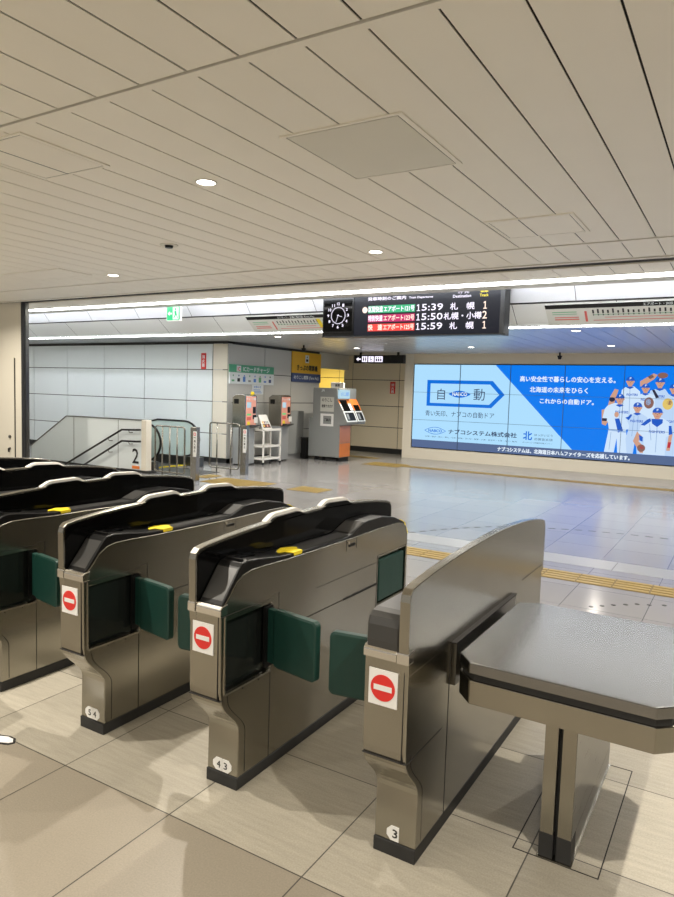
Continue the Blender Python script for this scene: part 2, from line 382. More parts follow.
wy = MB(); panel_wall(wy, 'S', 18.0, [-15, -13.6, -12.2, -10.8, -9.4, -8.0], [0, 0.7, 1.4, 2.05, 2.66], 'wall_y'); struct('wall_passage', wy)
wb = MB(); panel_wall(wb, 'S', 16.42, [-9.70, -9.42, -7.98, -7.45], [0.13, 0.70, 1.27, 1.97, 2.66], 'wall_b'); wb.box(-9.7, -7.45, 16.45, 16.5, 0, 0.13, 'black_m')
struct('wall_back', wb)
wa = MB()
x1 = 0.18
wa.box(-7.48, -7.24, 15.68, 16.45, 0, 2.66, 'wall_cream'); wa.box(-7.24, x1, 15.68, 16.45, 0, 0.27, 'wall_cream'); wa.box(-7.24, x1, 15.68, 16.45, 2.38, 2.66, 'wall_b')
wa.box(x1, XR, 15.68, 16.45, 0, 2.66, 'wall_cream'); wa.box(-7.24, x1, 15.85, 16.45, 0.27, 2.38, 'seam')
struct('wall_far', wa)
we = MB(); we.box(XR, XR+0.1, -3, 16.5, 0, 3.4, 'grey_pl'); struct('wall_right', we)  # unseen hall wall, darkened so the gate steel reflects dark

# left partition with steel service door
wp = MB(); wp.box(-17.5, -10.97, 7.42, 7.54, 0, 3.0, 'wall_cream')
wp.box(-10.97, -10.93, 7.42, 7.48, 0, 3.0, 'black_m'); wp.box(-10.97, -10.925, 7.48, 7.545, 0, 3.0, 'steel_d')
struct('wall_partition', wp)
d1 = obj('door_1', MB().box(-12.9, -11.14, 7.405, 7.42, 0.0, 2.03, 'seam').box(-12.89, -11.15, 7.395, 7.41, 0.0, 2.042, 'wall_cream')); d1['kind'] = 'structure'
obj('lock', MB().cyl((-11.262, 7.372, 0.635), 0.028, 0.024, 'steel_d', 'y'), d1); obj('lock', MB().cyl((-11.266, 7.372, 0.42), 0.022, 0.024, 'steel_d', 'y').box(-11.271, -11.261, 7.35, 7.38, 0.36, 0.43, 'black'), d1)

# ================================================================== FLOOR MARKINGS
def tactile(x0, x1, y0, y1, label, ridges=4, along='x'):
    mb = MB(); mb.box(x0, x1, y0, y1, 0.0, 0.0025, 'tact_d')
    n_ = ridges
    L_ = x0
    while L_ < x1-0.02:
        e = min(L_+0.3, x1)
        for i in range(n_):
            c_ = y0+(y1-y0)*(i+0.5)/n_; hw = (y1-y0)/n_*0.33
            mb.box(L_+0.008, e-0.008, c_-hw, c_+hw, 0.0025, 0.006, 'tact')
        L_ = e
    o = obj('tactile_paving', mb, loc=((x0+x1)/2, (y0+y1)/2, 0)); tag(o, label, 'tactile paving'); return o
tactile(-5.4, XR, 6.14, 6.47, 'long yellow ribbed tactile strip crossing the floor just behind the ticket gates', 4)
tactile(-6.49, XR, 13.62, 13.92, 'yellow tactile strip running along the floor below the large advertising screen', 4)
tactile(-7.4, -6.5, 13.4, 14.1, 'yellow tactile patch at the left end of the strip below the advertising screen', 8)
tactile(-9.2, -7.75, 14.75, 15.05, 'thin yellow tactile strip in front of the beige panelled back wall', 4)
tactile(-8.0, -6.85, 8.75, 9.45, 'square yellow tactile patch on the floor beside the second barrier post', 8)
tactile(-6.35, -5.75, 9.0, 9.5, 'small yellow tactile piece on open floor right of the larger patch', 6)
tactile(-8.5, -8.2, 9.15, 9.6, 'small yellow tactile piece between the two tubular barriers', 4)
mb = MB(); x = -7.0
while x < XR: mb.box(x+0.005, x+1.195, 6.78, 7.16, 0, 0.0015, 'paleband'); x += 1.2
tag(obj('floor_band', mb, loc=(-1.2, 6.97, 0)), 'pale tile band across the floor parallel to the yellow strip', 'floor band')
g = 'dark dots in a row on the floor'
for x, y in [(-0.938, 5.476), (-0.87, 5.551), (-0.799, 5.629), (-0.72, 5.701), (-0.645, 5.769), (-0.561, 5.806), (-0.459, 5.869)]:
    tag(obj('floor_dot', MB().cyl((x, y, 0.0), 0.018, 0.002, 'seam', n=12), loc=(x, y, 0)), 'small dark round dot in the short row on the floor near the steel table', 'floor dot', g)
def along(pts, step):
    out = []; acc = 0.0
    for a, b in zip(pts, pts[1:]):
        a = Vector(a); b = Vector(b); L_ = (b-a).length; d = (b-a)/L_
        while acc < L_: out.append((a+d*acc, d)); acc += step
        acc -= L_
    return out
for p, d in along([(-3.275, 7.141), (-3.055, 7.566), (-2.786, 7.948), (-2.529, 8.262), (-2.039, 8.505), (-1.637, 8.677), (-1.183, 8.771), (-0.636, 8.808)], 0.16):
    n_ = Vector((-d.y, d.x))*0.016; e = d*0.085
    tag(obj('floor_dash', MB().prism([tuple(p-n_), tuple(p+e-n_), tuple(p+e+n_), tuple(p+n_)], 0, 0.0015, 'z', 'seam'), loc=(p.x, p.y, 0)), 'short dark dash in the fine dashed line crossing the polished hall floor', 'floor marking', 'dashes of the fine line on the hall floor')
tag(obj('floor_sticker', MB().prism([(-3.0, 1.62), (-2.70, 1.75), (-2.69, 1.775), (-2.72, 1.80), (-2.76, 1.80), (-3.0, 1.70)], 0, 0.003, 'z', 'seam').prism([(-3.0, 1.635), (-2.71, 1.757), (-2.70, 1.773), (-2.725, 1.79), (-2.76, 1.79), (-3.0, 1.685)], 0.003, 0.004, 'z', 'sticker'), loc=(-2.8, 1.74, 0)), 'white sticker with dark edge on the floor at the left edge of the picture', 'sticker')
# floor hatch around the table foot
h = MB()
for a in ((-0.613, -0.609, 2.32, 3.11), (-0.324, -0.320, 2.32, 3.11), (-0.613, -0.32, 2.32, 2.324), (-0.613, -0.32, 3.106, 3.11)): h.box(*a, 0, 0.0012, 'seam')
tag(obj('floor_hatch', h, loc=(-0.47, 2.7, 0)), 'thin rectangular cover outline in the floor around the table pedestal', 'floor hatch')

# ================================================================== TICKET GATES
YF = 1.93
body_prof = [(2.045, 0.05), (2.048, 0.24)]
for i in range(9):      # sweep of the foot
    t = i/8
    body_prof.append((2.048-0.112*(t*t*(3-2*t)), 0.245+0.165*t))
body_prof += [(1.932, 0.44), (1.930, 0.772), (1.955, 0.785), (1.985, 0.815), (2.02, 0.855), (2.06, 0.879), (2.11, 0.889), (2.20, 0.889), (2.35, 0.884), (2.60, 0.882), (2.94, 0.880),
              (3.20, 0.884), (3.42, 0.882), (3.50, 0.870), (3.545, 0.845), (3.57, 0.79), (3.575, 0.44)]
for i in range(9):
    t = i/8; body_prof.append((3.572-0.112*(t*t*(3-2*t)), 0.41-0.165*t))
body_prof += [(3.46, 0.05)]
fair_prof = [(1.93, 0.70), (1.922, 0.78), (1.920, 0.945), (1.926, 0.968), (1.945, 0.985), (1.99, 0.993), (2.12, 1.006), (2.26, 1.016), (2.40, 1.023), (2.55, 1.029), (2.70, 1.033), (2.85, 1.034), (3.0, 1.030), (3.15, 1.022), (3.30, 1.010), (3.42, 0.997), (3.53, 0.980), (3.575, 0.968), (3.595, 0.945), (3.60, 0.90), (3.595, 0.70)]
foot_seam = [(1.975, 0.418)]+[(2.088-0.112*(t*t*(3-2*t)), 0.235+0.165*t) for t in [1-i/8 for i in range(9)]]+[(2.088, 0.06)]
def inset_prof(pr, d):
    out = []
    n_ = len(pr)
    for i in range(1, n_-1):
        a = Vector(pr[i-1]); b = Vector(pr[i]); c_ = Vector(pr[i+1]); t = (c_-a).normalized(); out.append((b.x+t.y*d, b.y-t.x*d))
    return [(pr[0][0]+d, pr[0][1])]+out+[(pr[-1][0]-d, pr[-1][1])]
def seam_line(mb, xf, y0, y1, z0, z1): mb.box(xf-0.001, xf+0.0012, y0, y1, z0, z1, 'seam')
def rounded(w_, h_, r, n=5):
    pts = []
    for cx, cy, a in ((w_-r, h_-r, 0), (r, h_-r, 90), (r, r, 180), (w_-r, r, 270)):
        for i in range(n+1):
            t = math.radians(a+90*i/n); pts.append((cx+r*math.cos(t), cy+r*math.sin(t)))
    return pts
def flap(root, xh, yh, xo, yo, z0, z1, side):
    d = Vector((xo-xh, yo-yh, 0)); L_ = d.length; d.normalize(); nrm = Vector((-d.y, d.x, 0))
    if nrm.y < 0: nrm = -nrm
    mb = MB(); s0 = 0.035
    pts = rounded(L_-s0, z1-z0, 0.022)
    T = 0.034
    prof_ = [(0.0, 0.008), (0.004, 0.0), (T-0.004, 0.0), (T, 0.008)]
    rings = []
    for t_, ins in prof_:
        cx, cy = (L_-s0)/2, (z1-z0)/2
        rings.append([Vector((xh, yh, z0))+d*(s0+cx+(p[0]-cx)*(1-ins/cx))+Vector((0, 0, cy+(p[1]-cy)*(1-ins/cy)))+nrm*(t_-T/2) for p in pts])
    n_ = len(pts); v = [q for r_ in rings for q in r_]; fcs = [tuple(range(n_)), tuple(range(4*n_-1, 3*n_-1, -1))]
    for k_ in range(3):
        for j in range(n_): fcs.append((k_*n_+j, (k_+1)*n_+j, (k_+1)*n_+(j+1) % n_, k_*n_+(j+1) % n_))
    mb.add(v, fcs, 'green')
    # narrower wrapped hinge end of the pad
    a = Vector((xh, yh, 0)); b = a+d*(s0+0.012)
    q = [a-nrm*0.012, b-nrm*0.014, b+nrm*0.014, a+nrm*0.012]
    mb.prism([(p.x, p.y) for p in q], z0+0.012, z1-0.006, 'z', 'green')
    o = obj('flap_door', mb, root)
    obj('hinge', MB().box(min(xh, xh-0.012*side), max(xh, xh-0.012*side)+0.0, yh-0.03, yh+0.022, z0-0.01, z1+0.005, 'black'), o)
    return o
def gate(xr, label, badge, end=False, left_flap=True):
    W = 0.157; xl = xr-W
    root = thing('ticket_gate', label, 'ticket gate', (xr-W/2, 2.75, 0), 'row of steel ticket gates')
    bmb = MB().prism(body_prof, xl, xr, 'x', 'steel')
    body = obj('body', bmb, root)
    cuts = []
    if not end: cuts += [(xr-0.03, xr+0.05, 1.962, 2.245, 0.432, 0.715), (xr-0.03, xr+0.05, 3.21, 3.55, 0.465, 0.725)]
    if left_flap: cuts += [(xl-0.05, xl+0.03, 1.962, 2.245, 0.432, 0.715)]
    cut(body, cuts)
    bv = body.modifiers.new('bevel', 'BEVEL'); bv.width = 0.004; bv.segments = 2; bv.limit_method = 'ANGLE'; bv.angle_limit = math.radians(50)
    obj('kick_plate', MB().box(xl-0.001, xr+0.001, 2.04, 3.465, 0, 0.05, 'black_m'), root, bevel=0.002)
    # seams and trim on the flanks
    s = MB()
    (seam_line(s, xr, 2.248, 2.251, 0.05, 0.43) if not end else None); seam_line(s, xr, 1.932, 1.958, 0.737, 0.740)
    if not end:
        seam_line(s, xr, 2.40, 3.21, 0.580, 0.584); s.box(xr-0.001, xr+0.0025, 2.85, 3.19, 0.576, 0.588, 'black'); seam_line(s, xr, 2.60, 3.21, 0.699, 0.701)
        seam_line(s, xr, 3.195, 3.198, 0.06, 0.735); seam_line(s, xr, 3.195, 3.56, 0.733, 0.735)
        seam_line(s, xr, 2.255, 2.30, 0.75, 0.752); seam_line(s, xr, 2.30, 2.302, 0.43, 0.752); seam_line(s, xr, 1.96, 2.255, 0.738, 0.740)
        seam_line(s, xr, 2.86, 2.862, 0.82, 0.878); seam_line(s, xr, 2.96, 2.962, 0.82, 0.878)
        s.box(xr-0.001, xr+0.003, 2.885, 2.945, 0.838, 0.852, 'black')
        s.cyl((xr, 2.875, 0.862), 0.008, 0.006, 'chrome', 'x', 12)
        s.box(xr-0.001, xr+0.004, 1.958, 2.25, 0.424, 0.431, 'chrome'); s.box(xr-0.001, xr+0.004, 2.246, 2.252, 0.43, 0.72, 'chrome'); s.box(xr-0.001, xr+0.0035, 1.952, 1.958, 0.43, 0.735, 'chrome')
        for yy in (2.07, 2.17): s.cyl((xr, yy, 0.416), 0.004, 0.002, 'seam', 'x', 8)
    else:
        seam_line(s, xr, 1.94, 2.24, 0.402, 0.404); seam_line(s, xr, 2.295, 2.297, 0.05, 0.70)
        s.box(xr, xr+0.003, 3.20, 3.56, 0.735, 0.737, 'seam'); seam_line(s, xr, 2.30, 3.06, 0.735, 0.737); seam_line(s, xr, 3.06, 3.55, 0.80, 0.802); seam_line(s, xr, 3.06, 3.062, 0.735, 0.80)
    for q0, q1 in zip(foot_seam, foot_seam[1:]):
        s.add([(xr+0.001, q0[0]-0.001, q0[1]), (xr+0.001, q0[0]+0.0015, q0[1]), (xr+0.001, q1[0]+0.0015, q1[1]), (xr+0.001, q1[0]-0.001, q1[1])], [(0, 1, 2, 3)], 'seam')
    # front bands
    s.box(xl-0.0008, xr+0.0008, 1.929, 1.95, 0.408, 0.4095, 'seam')
    s.box(xr-0.014, xr-0.0125, 1.9285, 1.94, 0.41, 0.738, 'seam')
    obj('panel_seams', s, root)
    cb = MB(); xa, xb = (xl+0.036, xr+0.004) if not end else (xl-0.004, xr-0.040)
    cb.prism([(1.922, 0.741), (1.922, 0.770), (1.935, 0.780), (1.965, 0.786), (1.965, 0.741)], xa, xb, 'x', 'chrome')
    xa2, xb2 = (xl-0.004, xl+0.034) if not end else (xr-0.038, xr+0.004)
    cb.prism([(1.918, 0.741), (1.918, 0.779), (1.965, 0.783), (1.965, 0.741)], xa2, xb2, 'x', 'chrome')
    obj('front_collar', cb, root, bevel=0.004)
    # fairing
    fa0, fa1 = (xl-0.0015, xl+0.0335) if not end else (xr-0.0335, xr+0.0015)
    fr = obj('fairing', MB().prism(fair_prof, fa0, fa1, 'x', 'steel'), root, bevel=0.003, seg=2)
    ip = inset_prof(fair_prof, 0.012)
    ix = (fa1-0.002, fa1+0.003) if not end else (fa0-0.003, fa0+0.002)
    obj('inner_panel', MB().prism(ip, ix[0], ix[1], 'x', 'black_gloss'), fr)
    # white sensor caps on the fairing
    for (a, b) in (() if end else ((2.375, 2.67), (2.825, 3.12))):
        def zf(y): 
            for (p, q) in zip(fair_prof[3:], fair_prof[4:]):
                if p[0] <= y <= q[0]: return p[1]+(q[1]-p[1])*(y-p[0])/(q[0]-p[0])
            return 1.0
        pr = [(a, zf(a)-0.008), (a+0.005, zf(a)+0.004), (a+0.05, zf(a+0.05)+0.024), (a+0.075, zf(a+.075)+0.028), (b-0.06, zf(b-.06)+0.026), (b-0.04, zf(b-.04)+0.021), (b, zf(b)+0.001), (b, zf(b)-0.008)]
        cp = obj('sensor_cap', MB().prism(pr, fa0-0.001, fa1-0.010, 'x', 'white_pl'), root, bevel=0.0015)
        obj('cap_face', MB().prism([(p[0], p[1]-(0.015 if 0 < i_ < len(pr)-1 else 0)) for i_, p in enumerate(pr)], fa1-0.012, fa1+0.003, 'x', 'black_gloss'), cp)
    # reader top
    if not end:
        ra, rb = xl+0.037, xr-0.003
        top = [(1.94, 0.74), (1.942, 0.783), (2.045, 0.908), (2.062, 0.921), (2.10, 0.927), (2.16, 0.922), (2.30, 0.903), (2.42, 0.896), (2.70, 0.893), (2.88, 0.890), (2.93, 0.896), (3.0, 0.922), (3.05, 0.938), (3.10, 0.941), (3.25, 0.940), (3.40, 0.915), (3.53, 0.868), (3.53, 0.74)]
        t_ = obj('reader_top', MB().prism(top, ra, rb, 'x', 'black'), root, bevel=0.005)
        def slab(y0, z0, y1, z1, xa_, xb_, m_, lift=0.0015):
            d = Vector((y1-y0, z1-z0)).normalized(); nn = Vector((-d.y, d.x))*lift
            return [(xa_, y0+nn.x, z0+nn.y), (xb_, y0+nn.x, z0+nn.y), (xb_, y1+nn.x, z1+nn.y), (xa_, y1+nn.x, z1+nn.y)]
        scn = MB(); scn.quad(slab(1.952, 0.795, 2.040, 0.902, ra+0.006, rb-0.010, None), 'grey_pl'); obj('display_face', scn, t_)
        gp = MB()
        gp.quad(slab(2.934, 0.898, 3.045, 0.9365, ra+0.004, rb-0.014, None), 'grey_pl')
        gp.quad(slab(2.44, 0.896, 2.92, 0.893, ra+0.030, rb-0.014, None), 'grey_pl'); obj('ticket_tray', gp, t_)
        rs = MB(); rs.box(ra+0.02, rb-0.02, 2.075, 2.085, 0.926, 0.932, 'black'); rs.box(ra+0.03, rb-0.05, 2.11, 2.20, 0.919, 0.928, 'black_gloss'); obj('card_reader', rs, t_)
        y_ = MB(); zt = 0.899
        y_.prism([(rb+0.002, 2.40), (rb+0.002, 2.47), (rb-0.035, 2.475), (rb-0.045, 2.50), (rb-0.065, 2.49), (rb-0.095, 2.44), (rb-0.07, 2.375), (rb-0.05, 2.36), (rb-0.040, 2.395)], zt, zt+0.003, 'z', 'yellow')
        y_.quad([(rb+0.004, 2.40, zt+0.002), (rb+0.004, 2.47, zt+0.002), (rb+0.004, 2.465, zt-0.012), (rb+0.004, 2.405, zt-0.012)], 'yellow')
        obj('yellow_tape', y_, root)
        obj('rear_tape', MB().prism([(3.50, 0.885), (3.545, 0.863), (3.588, 0.80), (3.588, 0.79), (3.578, 0.79), (3.54, 0.845), (3.50, 0.868)], ra+0.05, xr-0.008, 'x', 'yellow'), root)
    else:
        ra, rb = xl+0.003, xr-0.037
        top = [(1.932, 0.74), (1.928, 0.80), (1.931, 0.850), (1.940, 0.875), (1.958, 0.888), (1.99, 0.893), (2.4, 0.893), (3.4, 0.893), (3.5, 0.87), (3.5, 0.74)]
        obj('reader_top', MB().prism(top, ra, rb, 'x', 'grey_pl'), root, bevel=0.008, seg=3)
        obj('gap_shade_strip', MB().box(xr, xr+0.018, 2.31, 3.05, 0.54, 0.70, 'steel_d').box(xr, xr+0.02, 2.30, 3.06, 0.70, 0.706, 'seam'), root, bevel=0.002)  # dark strip drawn for the shade in the gap beside the table
    # recess linings and flaps
    if not end:
        obj('recess_panel', MB().box(xr-0.0295, xr-0.026, 1.964, 2.243, 0.434, 0.713, 'glass_d').box(xr-0.026, xr-0.004, 1.97, 2.2, 0.433, 0.437, 'steel_d'), root)
        flap(root, xr+0.004, 2.235, xr+0.272, 2.19, 0.462, 0.705, 1)
        obj('parked_flap', MB().box(xr-0.028, xr-0.006, 3.235, 3.542, 0.472, 0.700, 'green'), root, bevel=0.006)
    if left_flap: flap(root, xl-0.004, 2.19, xl-0.265, 2.15, 0.462, 0.705, -1)
    # no-entry sticker
    cx, cz = xl+0.070, 0.645
    stk = MB(); stk.box(cx-0.052, cx+0.052, 1.9275, 1.93, cz-0.060, cz+0.060, 'sticker')
    stk.cyl((cx, 1.9262, cz), 0.044, 0.0015, 'red', 'y', 36); stk.box(cx-0.033, cx+0.033, 1.9255, 1.9265, cz-0.009, cz+0.009, 'sticker')
    so = obj('no_entry_sticker', stk, root); so['label'] = 'white sticker with a red no-entry disc'
    # lane badge
    if badge:
        bz = 0.082; cxb = (xl+xr)/2+0.0; yb = 2.0445
        bd = MB()
        def arrow(x0_, dirn):
            w2, h2, tip = 0.050, 0.026, 0.016
            pts = [(x0_, bz-h2), (x0_, bz+h2), (x0_+dirn*w2*0.6, bz+h2), (x0_+dirn*(w2*0.6+tip), bz+0.010), (x0_+dirn*(w2*0.6+tip), bz-0.010), (x0_+dirn*w2*0.6, bz-h2)]
            bd.prism([(p[0]-dirn*0, p[1]) for p in pts], yb-0.0015, yb+0.001, 'y', 'sticker')
        if len(badge) == 2:
            arrow(cxb-0.0015, -1); arrow(cxb+0.0015, 1)
            text(bd, badge[0], cxb-0.026, bz-0.014, 0.017, 0.028, 'ink', 'S', yb-0.002, 0.0012); text(bd, badge[1], cxb+0.009, bz-0.014, 0.017, 0.028, 'ink', 'S', yb-0.002, 0.0012)
        else:
            arrow(cxb+0.016, -1); text(bd, badge[0], cxb-0.008, bz-0.015, 0.018, 0.030, 'ink', 'S', yb-0.002, 0.0014)
        obj('lane_badge', bd, root)
    return root
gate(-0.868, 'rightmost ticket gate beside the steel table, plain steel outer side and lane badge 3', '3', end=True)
gate(-1.645, 'ticket gate with lane badge 4 and 3, second from the right', '43')
gate(-2.428, 'ticket gate with lane badge 5 and 4, third from the right', '54')
gate(-3.209, 'ticket gate cut off by the left edge with green flap showing, fourth from the right', None)
gate(-3.990, 'ticket gate showing only its black top with white caps, fifth from the right', None)
gate(-4.770, 'farthest ticket gate, only a short black top edge visible at far left', None)

# ================================================================== STEEL TABLE
t = thing('steel_table', 'low stainless steel counter table with cut corners on a double panel pedestal', 'table', (-0.47, 2.62, 0))
def tab(d): return [(-0.819+d, 2.262), (-0.759+d, 2.193+d), (-0.170-d*0.3, 2.190+d), (-0.118-d, 2.238), (-0.118-d, 2.985), (-0.165-d, 3.028-d), (-0.735+d, 3.028-d), (-0.819+d, 2.983-d)]
obj('table_top', MB().prism(tab(0), 0.650, 0.690, 'z', 'steel_top'), t, bevel=0.004, seg=3)
obj('recess_band', MB().prism(tab(0.012), 0.625, 0.650, 'z', 'black_m'), t)
obj('apron', MB().prism(tab(0.002), 0.542, 0.626, 'z', 'steel'), t, bevel=0.003)
obj('wall_bracket', MB().box(-0.848, -0.805, 2.36, 2.95, 0.56, 0.64, 'steel_d'), t)
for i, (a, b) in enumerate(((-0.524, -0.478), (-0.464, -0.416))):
    p = obj('pedestal_panel', MB().box(a, b, 2.336, 3.10, 0.09, 0.543, 'steel_d'), t, bevel=0.002)  # dark steel puts the dim reflection on the flanks into the colour
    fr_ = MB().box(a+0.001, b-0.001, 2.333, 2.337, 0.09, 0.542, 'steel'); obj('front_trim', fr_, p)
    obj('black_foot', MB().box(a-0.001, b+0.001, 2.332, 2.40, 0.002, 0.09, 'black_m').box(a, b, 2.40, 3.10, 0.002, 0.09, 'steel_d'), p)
obj('pedestal_core', MB().box(-0.480, -0.463, 2.36, 3.08, 0.0, 0.543, 'black_m'), t)
obj('foot_plate', MB().box(-0.53, -0.41, 2.322, 3.11, 0.0, 0.004, 'steel'), t)

# ================================================================== CEILING FITTINGS
def hatch(x0, x1, y0, y1, label, m='ceil_hatch', frame=0.0):
    z = 2.992
    t = thing('ceiling_hatch', label, 'ceiling hatch', ((x0+x1)/2, (y0+y1)/2, z))
    obj('frame', MB().box(x0-0.03, x0, y0-0.02, y1+0.02, z, 3.0, 'ceil').box(x1, x1+0.03, y0-0.02, y1+0.02, z, 3.0, 'ceil').box(x0, x1, y0-0.02, y0, z, 3.0, 'ceil').box(x0, x1, y1, y1+0.02, z, 3.0, 'ceil'), t)
    p = MB().box(x0, x1, y0, y1, z+0.003, 3.0, 'seam'); p.box(x0+0.006, x1-0.006, y0+0.008, y1-0.008, z+0.0005, z+0.006, m)
    if frame:
        xm = -1.351+0.2915*round(((x0+x1)/2+1.351)/0.2915); p.box(xm-0.004, xm+0.004, y0, y1, z, z+0.003, 'seam')
    obj('cover', p, t)
hatch(-2.289, -1.60, 3.16, 3.96, 'large square tan access hatch in the middle of the near ceiling')
hatch(-1.887, -1.25, 5.39, 5.98, 'framed rectangular access hatch with a seam across it, right of the downlight', 'ceil', 1)
hatch(-4.20, -3.62, 2.45, 3.04, 'framed access hatch cut off by the left edge of the picture', 'ceil', 1)
hatch(-8.40, -7.30, 5.45, 5.90, 'narrow access hatch at the far left of the near ceiling', 'ceil')
def downlight(x, y, z, label, W, r=0.062, grp='ceiling downlights', col=(1.0, 0.93, 0.82)):
    t = thing('downlight', label, 'downlight', (x, y, z), grp)
    obj('trim_ring', MB().ring((x, y, z-0.006), r, r+0.012, 0.008, 'white_pl'), t)
    obj('lens', MB().cyl((x, y, z-0.004), r, 0.004, 'lamp'), t)
    l = bpy.data.lights.new('downlight_lamp', 'AREA'); l.shape = 'DISK'; l.size = 0.06; l.energy = W; l.color = col; l.spread = math.radians(150)
    lo = bpy.data.objects.new('downlight_lamp', l); C.objects.link(lo); lo.location = (0, 0, -0.012); lo.parent = t
downlight(-3.262, 3.595, 3.0, 'largest round downlight, upper left of the near ceiling', DOWN_W)
downlight(-3.255, 6.05, 3.0, 'round downlight in the near ceiling above the departure board', DOWN_W)
downlight(-7.02, 6.04, 3.0, 'round downlight at the far left of the near ceiling', DOWN_W)
g2 = 'downlights outside the picture'  # unseen downlights continue the grid; some added to brighten partition and gate fronts
for x, y, nm in ((-10.77, 6.04, 'downlight added to brighten the cream partition, out of view at left'), (-10.77, 3.6, 'added downlight left of all the gates, out of view'), (0.50, 3.6, 'downlight above the right side of the steel table, out of view'), (0.50, 6.05, 'downlight behind and right of the table, out of view'), (-3.26, 1.15, 'downlight over the floor in front of the gates, out of view'), (0.5, 1.15, 'downlight overhead right of the viewer, out of view'), (-7.02, 3.6, 'downlight over the leftmost gates, out of view'), (0.5, -1.3, 'downlight behind the viewer, out of view'), (-3.26, -1.3, 'downlight added behind and left of the viewer to brighten the gate fronts, out of view'), (-7.02, 1.15, 'added downlight in front of the leftmost gates, out of view')):
    downlight(x, y, 3.0, nm, DOWN_W, grp=g2)
for x, y, nm in ((-2.25, 10.5, 'small downlight in the far ceiling right of the board, nearer one'), (-2.25, 13.5, 'small downlight in the far ceiling above the pictured players'), (-7.7, 13.56, 'small downlight in the far ceiling left of the board, near the black sign'),
                 (-4.98, 13.55, 'small downlight in the far ceiling above the printed arrow'), (-7.7, 10.53, 'small downlight in the far ceiling above the charging machines'), (-4.98, 10.5, 'small downlight in the far ceiling hidden behind the board'), (0.48, 13.5, 'downlight in the far ceiling right of the picture'), (0.48, 10.5, 'nearer downlight in the far ceiling right of the picture')):
    downlight(x, y, 2.618, nm, FAR_W, 0.06, grp='far ceiling downlights', col=(1.0, 0.92, 0.80))
t = thing('sprinkler', 'small round sprinkler fitting in the near ceiling', 'sprinkler', (-5.0, 4.99, 3.0))
obj('plate', MB().ring((-5.0, 4.99, 2.993), 0.035, 0.09, 0.007, 'ceil_hatch'), t); obj('nozzle', MB().cyl((-5.0, 4.99, 2.97), 0.035, 0.03, 'black', n=20, r2=0.045), t)
for (x, y, lb) in ((-8.5, 12.6, 'dark security camera hanging over the charging machines'), (-3.6, 15.35, 'small black security camera at the ceiling above the advertising screen')):
    t = thing('security_camera', lb, 'camera', (x, y, 2.62))
    obj('mount', MB().cyl((x, y, 2.55), 0.02, 0.07, 'black', n=12), t); obj('camera_body', MB().cyl((x, y, 2.47), 0.03, 0.08, 'black', n=16, r2=0.055), t)

# ================================================================== DEPARTURE BOARD
Y = 9.0
t = thing('departure_board', 'black electronic train departure board with clock hanging below the ceiling', 'departure board', (-4.28, Y+0.1, 2.45))
obj('housing', MB().box(-5.73, -2.88, Y, Y+0.22, 2.445, 3.10, 'black').box(-2.92, -2.86, Y-0.02, Y+0.22, 2.44, 3.10, 'black_m').box(-5.735, -2.84, Y-0.01, Y, 2.44, 2.455, 'black_m'), t, bevel=0.004)
obj('hanger', MB().tube([(-5.2, Y+0.11, 3.09), (-5.2, Y+0.11, 3.25)], 0.02, 'steel_d'), t); obj('hanger', MB().tube([(-3.4, Y+0.11, 3.09), (-3.4, Y+0.11, 3.25)], 0.02, 'steel_d'), t)
sc = MB(); rect(sc, -5.17, -2.90, 2.465, 3.09, 'b_black', 'S', Y-0.003); scr = obj('screen', sc, t)
tx = MB(); ty = Y-0.006
text(tx, '発車時刻のご案内', -4.94, 2.967, 0.62, 0.050, 'b_white', 'S', ty, 0.003); text(tx, 'Train Departures', -4.27, 2.965, 0.37, 0.035, 'b_white', 'S', ty, 0.002)
text(tx, '行 先', -3.53, 3.01, 0.16, 0.035, 'b_white', 'S', ty, 0.002); text(tx, 'Destination', -3.60, 2.955, 0.26, 0.038, 'b_white', 'S', ty, 0.002)
text(tx, '番線', -3.21, 3.01, 0.11, 0.035, 'b_yel', 'S', ty, 0.002); text(tx, 'Track', -3.215, 2.955, 0.12, 0.035, 'b_yel', 'S', ty, 0.002)
rows = ((2.79, 'b_green', '区間快速', 'エアポート121号', '15:39', '札　幌', '1'), (2.658, 'b_pink', '特別快速', 'エアポート123号', '15:50', '札幌・小樽', '2'), (2.525, 'b_red', '快　速', 'エアポート125号', '15:59', '札　幌', '1'))
obj('board_header', tx, scr)
for z, bg, kind, nm, tm, dest, tr in rows:
    tx = MB()
    rect(tx, -4.93, -4.17, z-0.004, z+0.102, bg, 'S', Y-0.0045)
    text(tx, kind, -4.925, z+0.008, 0.235, 0.085, 'b_white' if bg != 'b_red' else 'b_warm', 'S', ty, 0.004)
    text(tx, nm, -4.67, z+0.008, 0.49, 0.082, 'b_white' if bg == 'b_green' else 'b_warm', 'S', ty, 0.003)
    obj('train_name', tx, scr); tx = MB()
    one(tx, -4.145, z+0.002, 0.060, 0.094, 'b_white', 'S', ty); text(tx, tm[1:], -4.065, z+0.004, 0.32, 0.092, 'b_white', 'S', ty, 0.003)
    obj('departure_time', tx, scr); tx = MB()
    if len(dest) < 5:
        text(tx, '札', -3.635, z, 0.11, 0.095, 'b_white', 'S', ty, 0.003); text(tx, '幌', -3.395, z, 0.11, 0.095, 'b_white', 'S', ty, 0.003)
    else: text(tx, dest, -3.725, z, 0.545, 0.095, 'b_white', 'S', ty, 0.003)
    obj('destination', tx, scr); tx = MB()
    (one(tx, -3.16, z, 0.055, 0.10, 'b_warm', 'S', ty) if tr == '1' else text(tx, tr, -3.165, z, 0.06, 0.10, 'b_warm', 'S', ty, 0.003))
    obj('track_number', tx, scr)
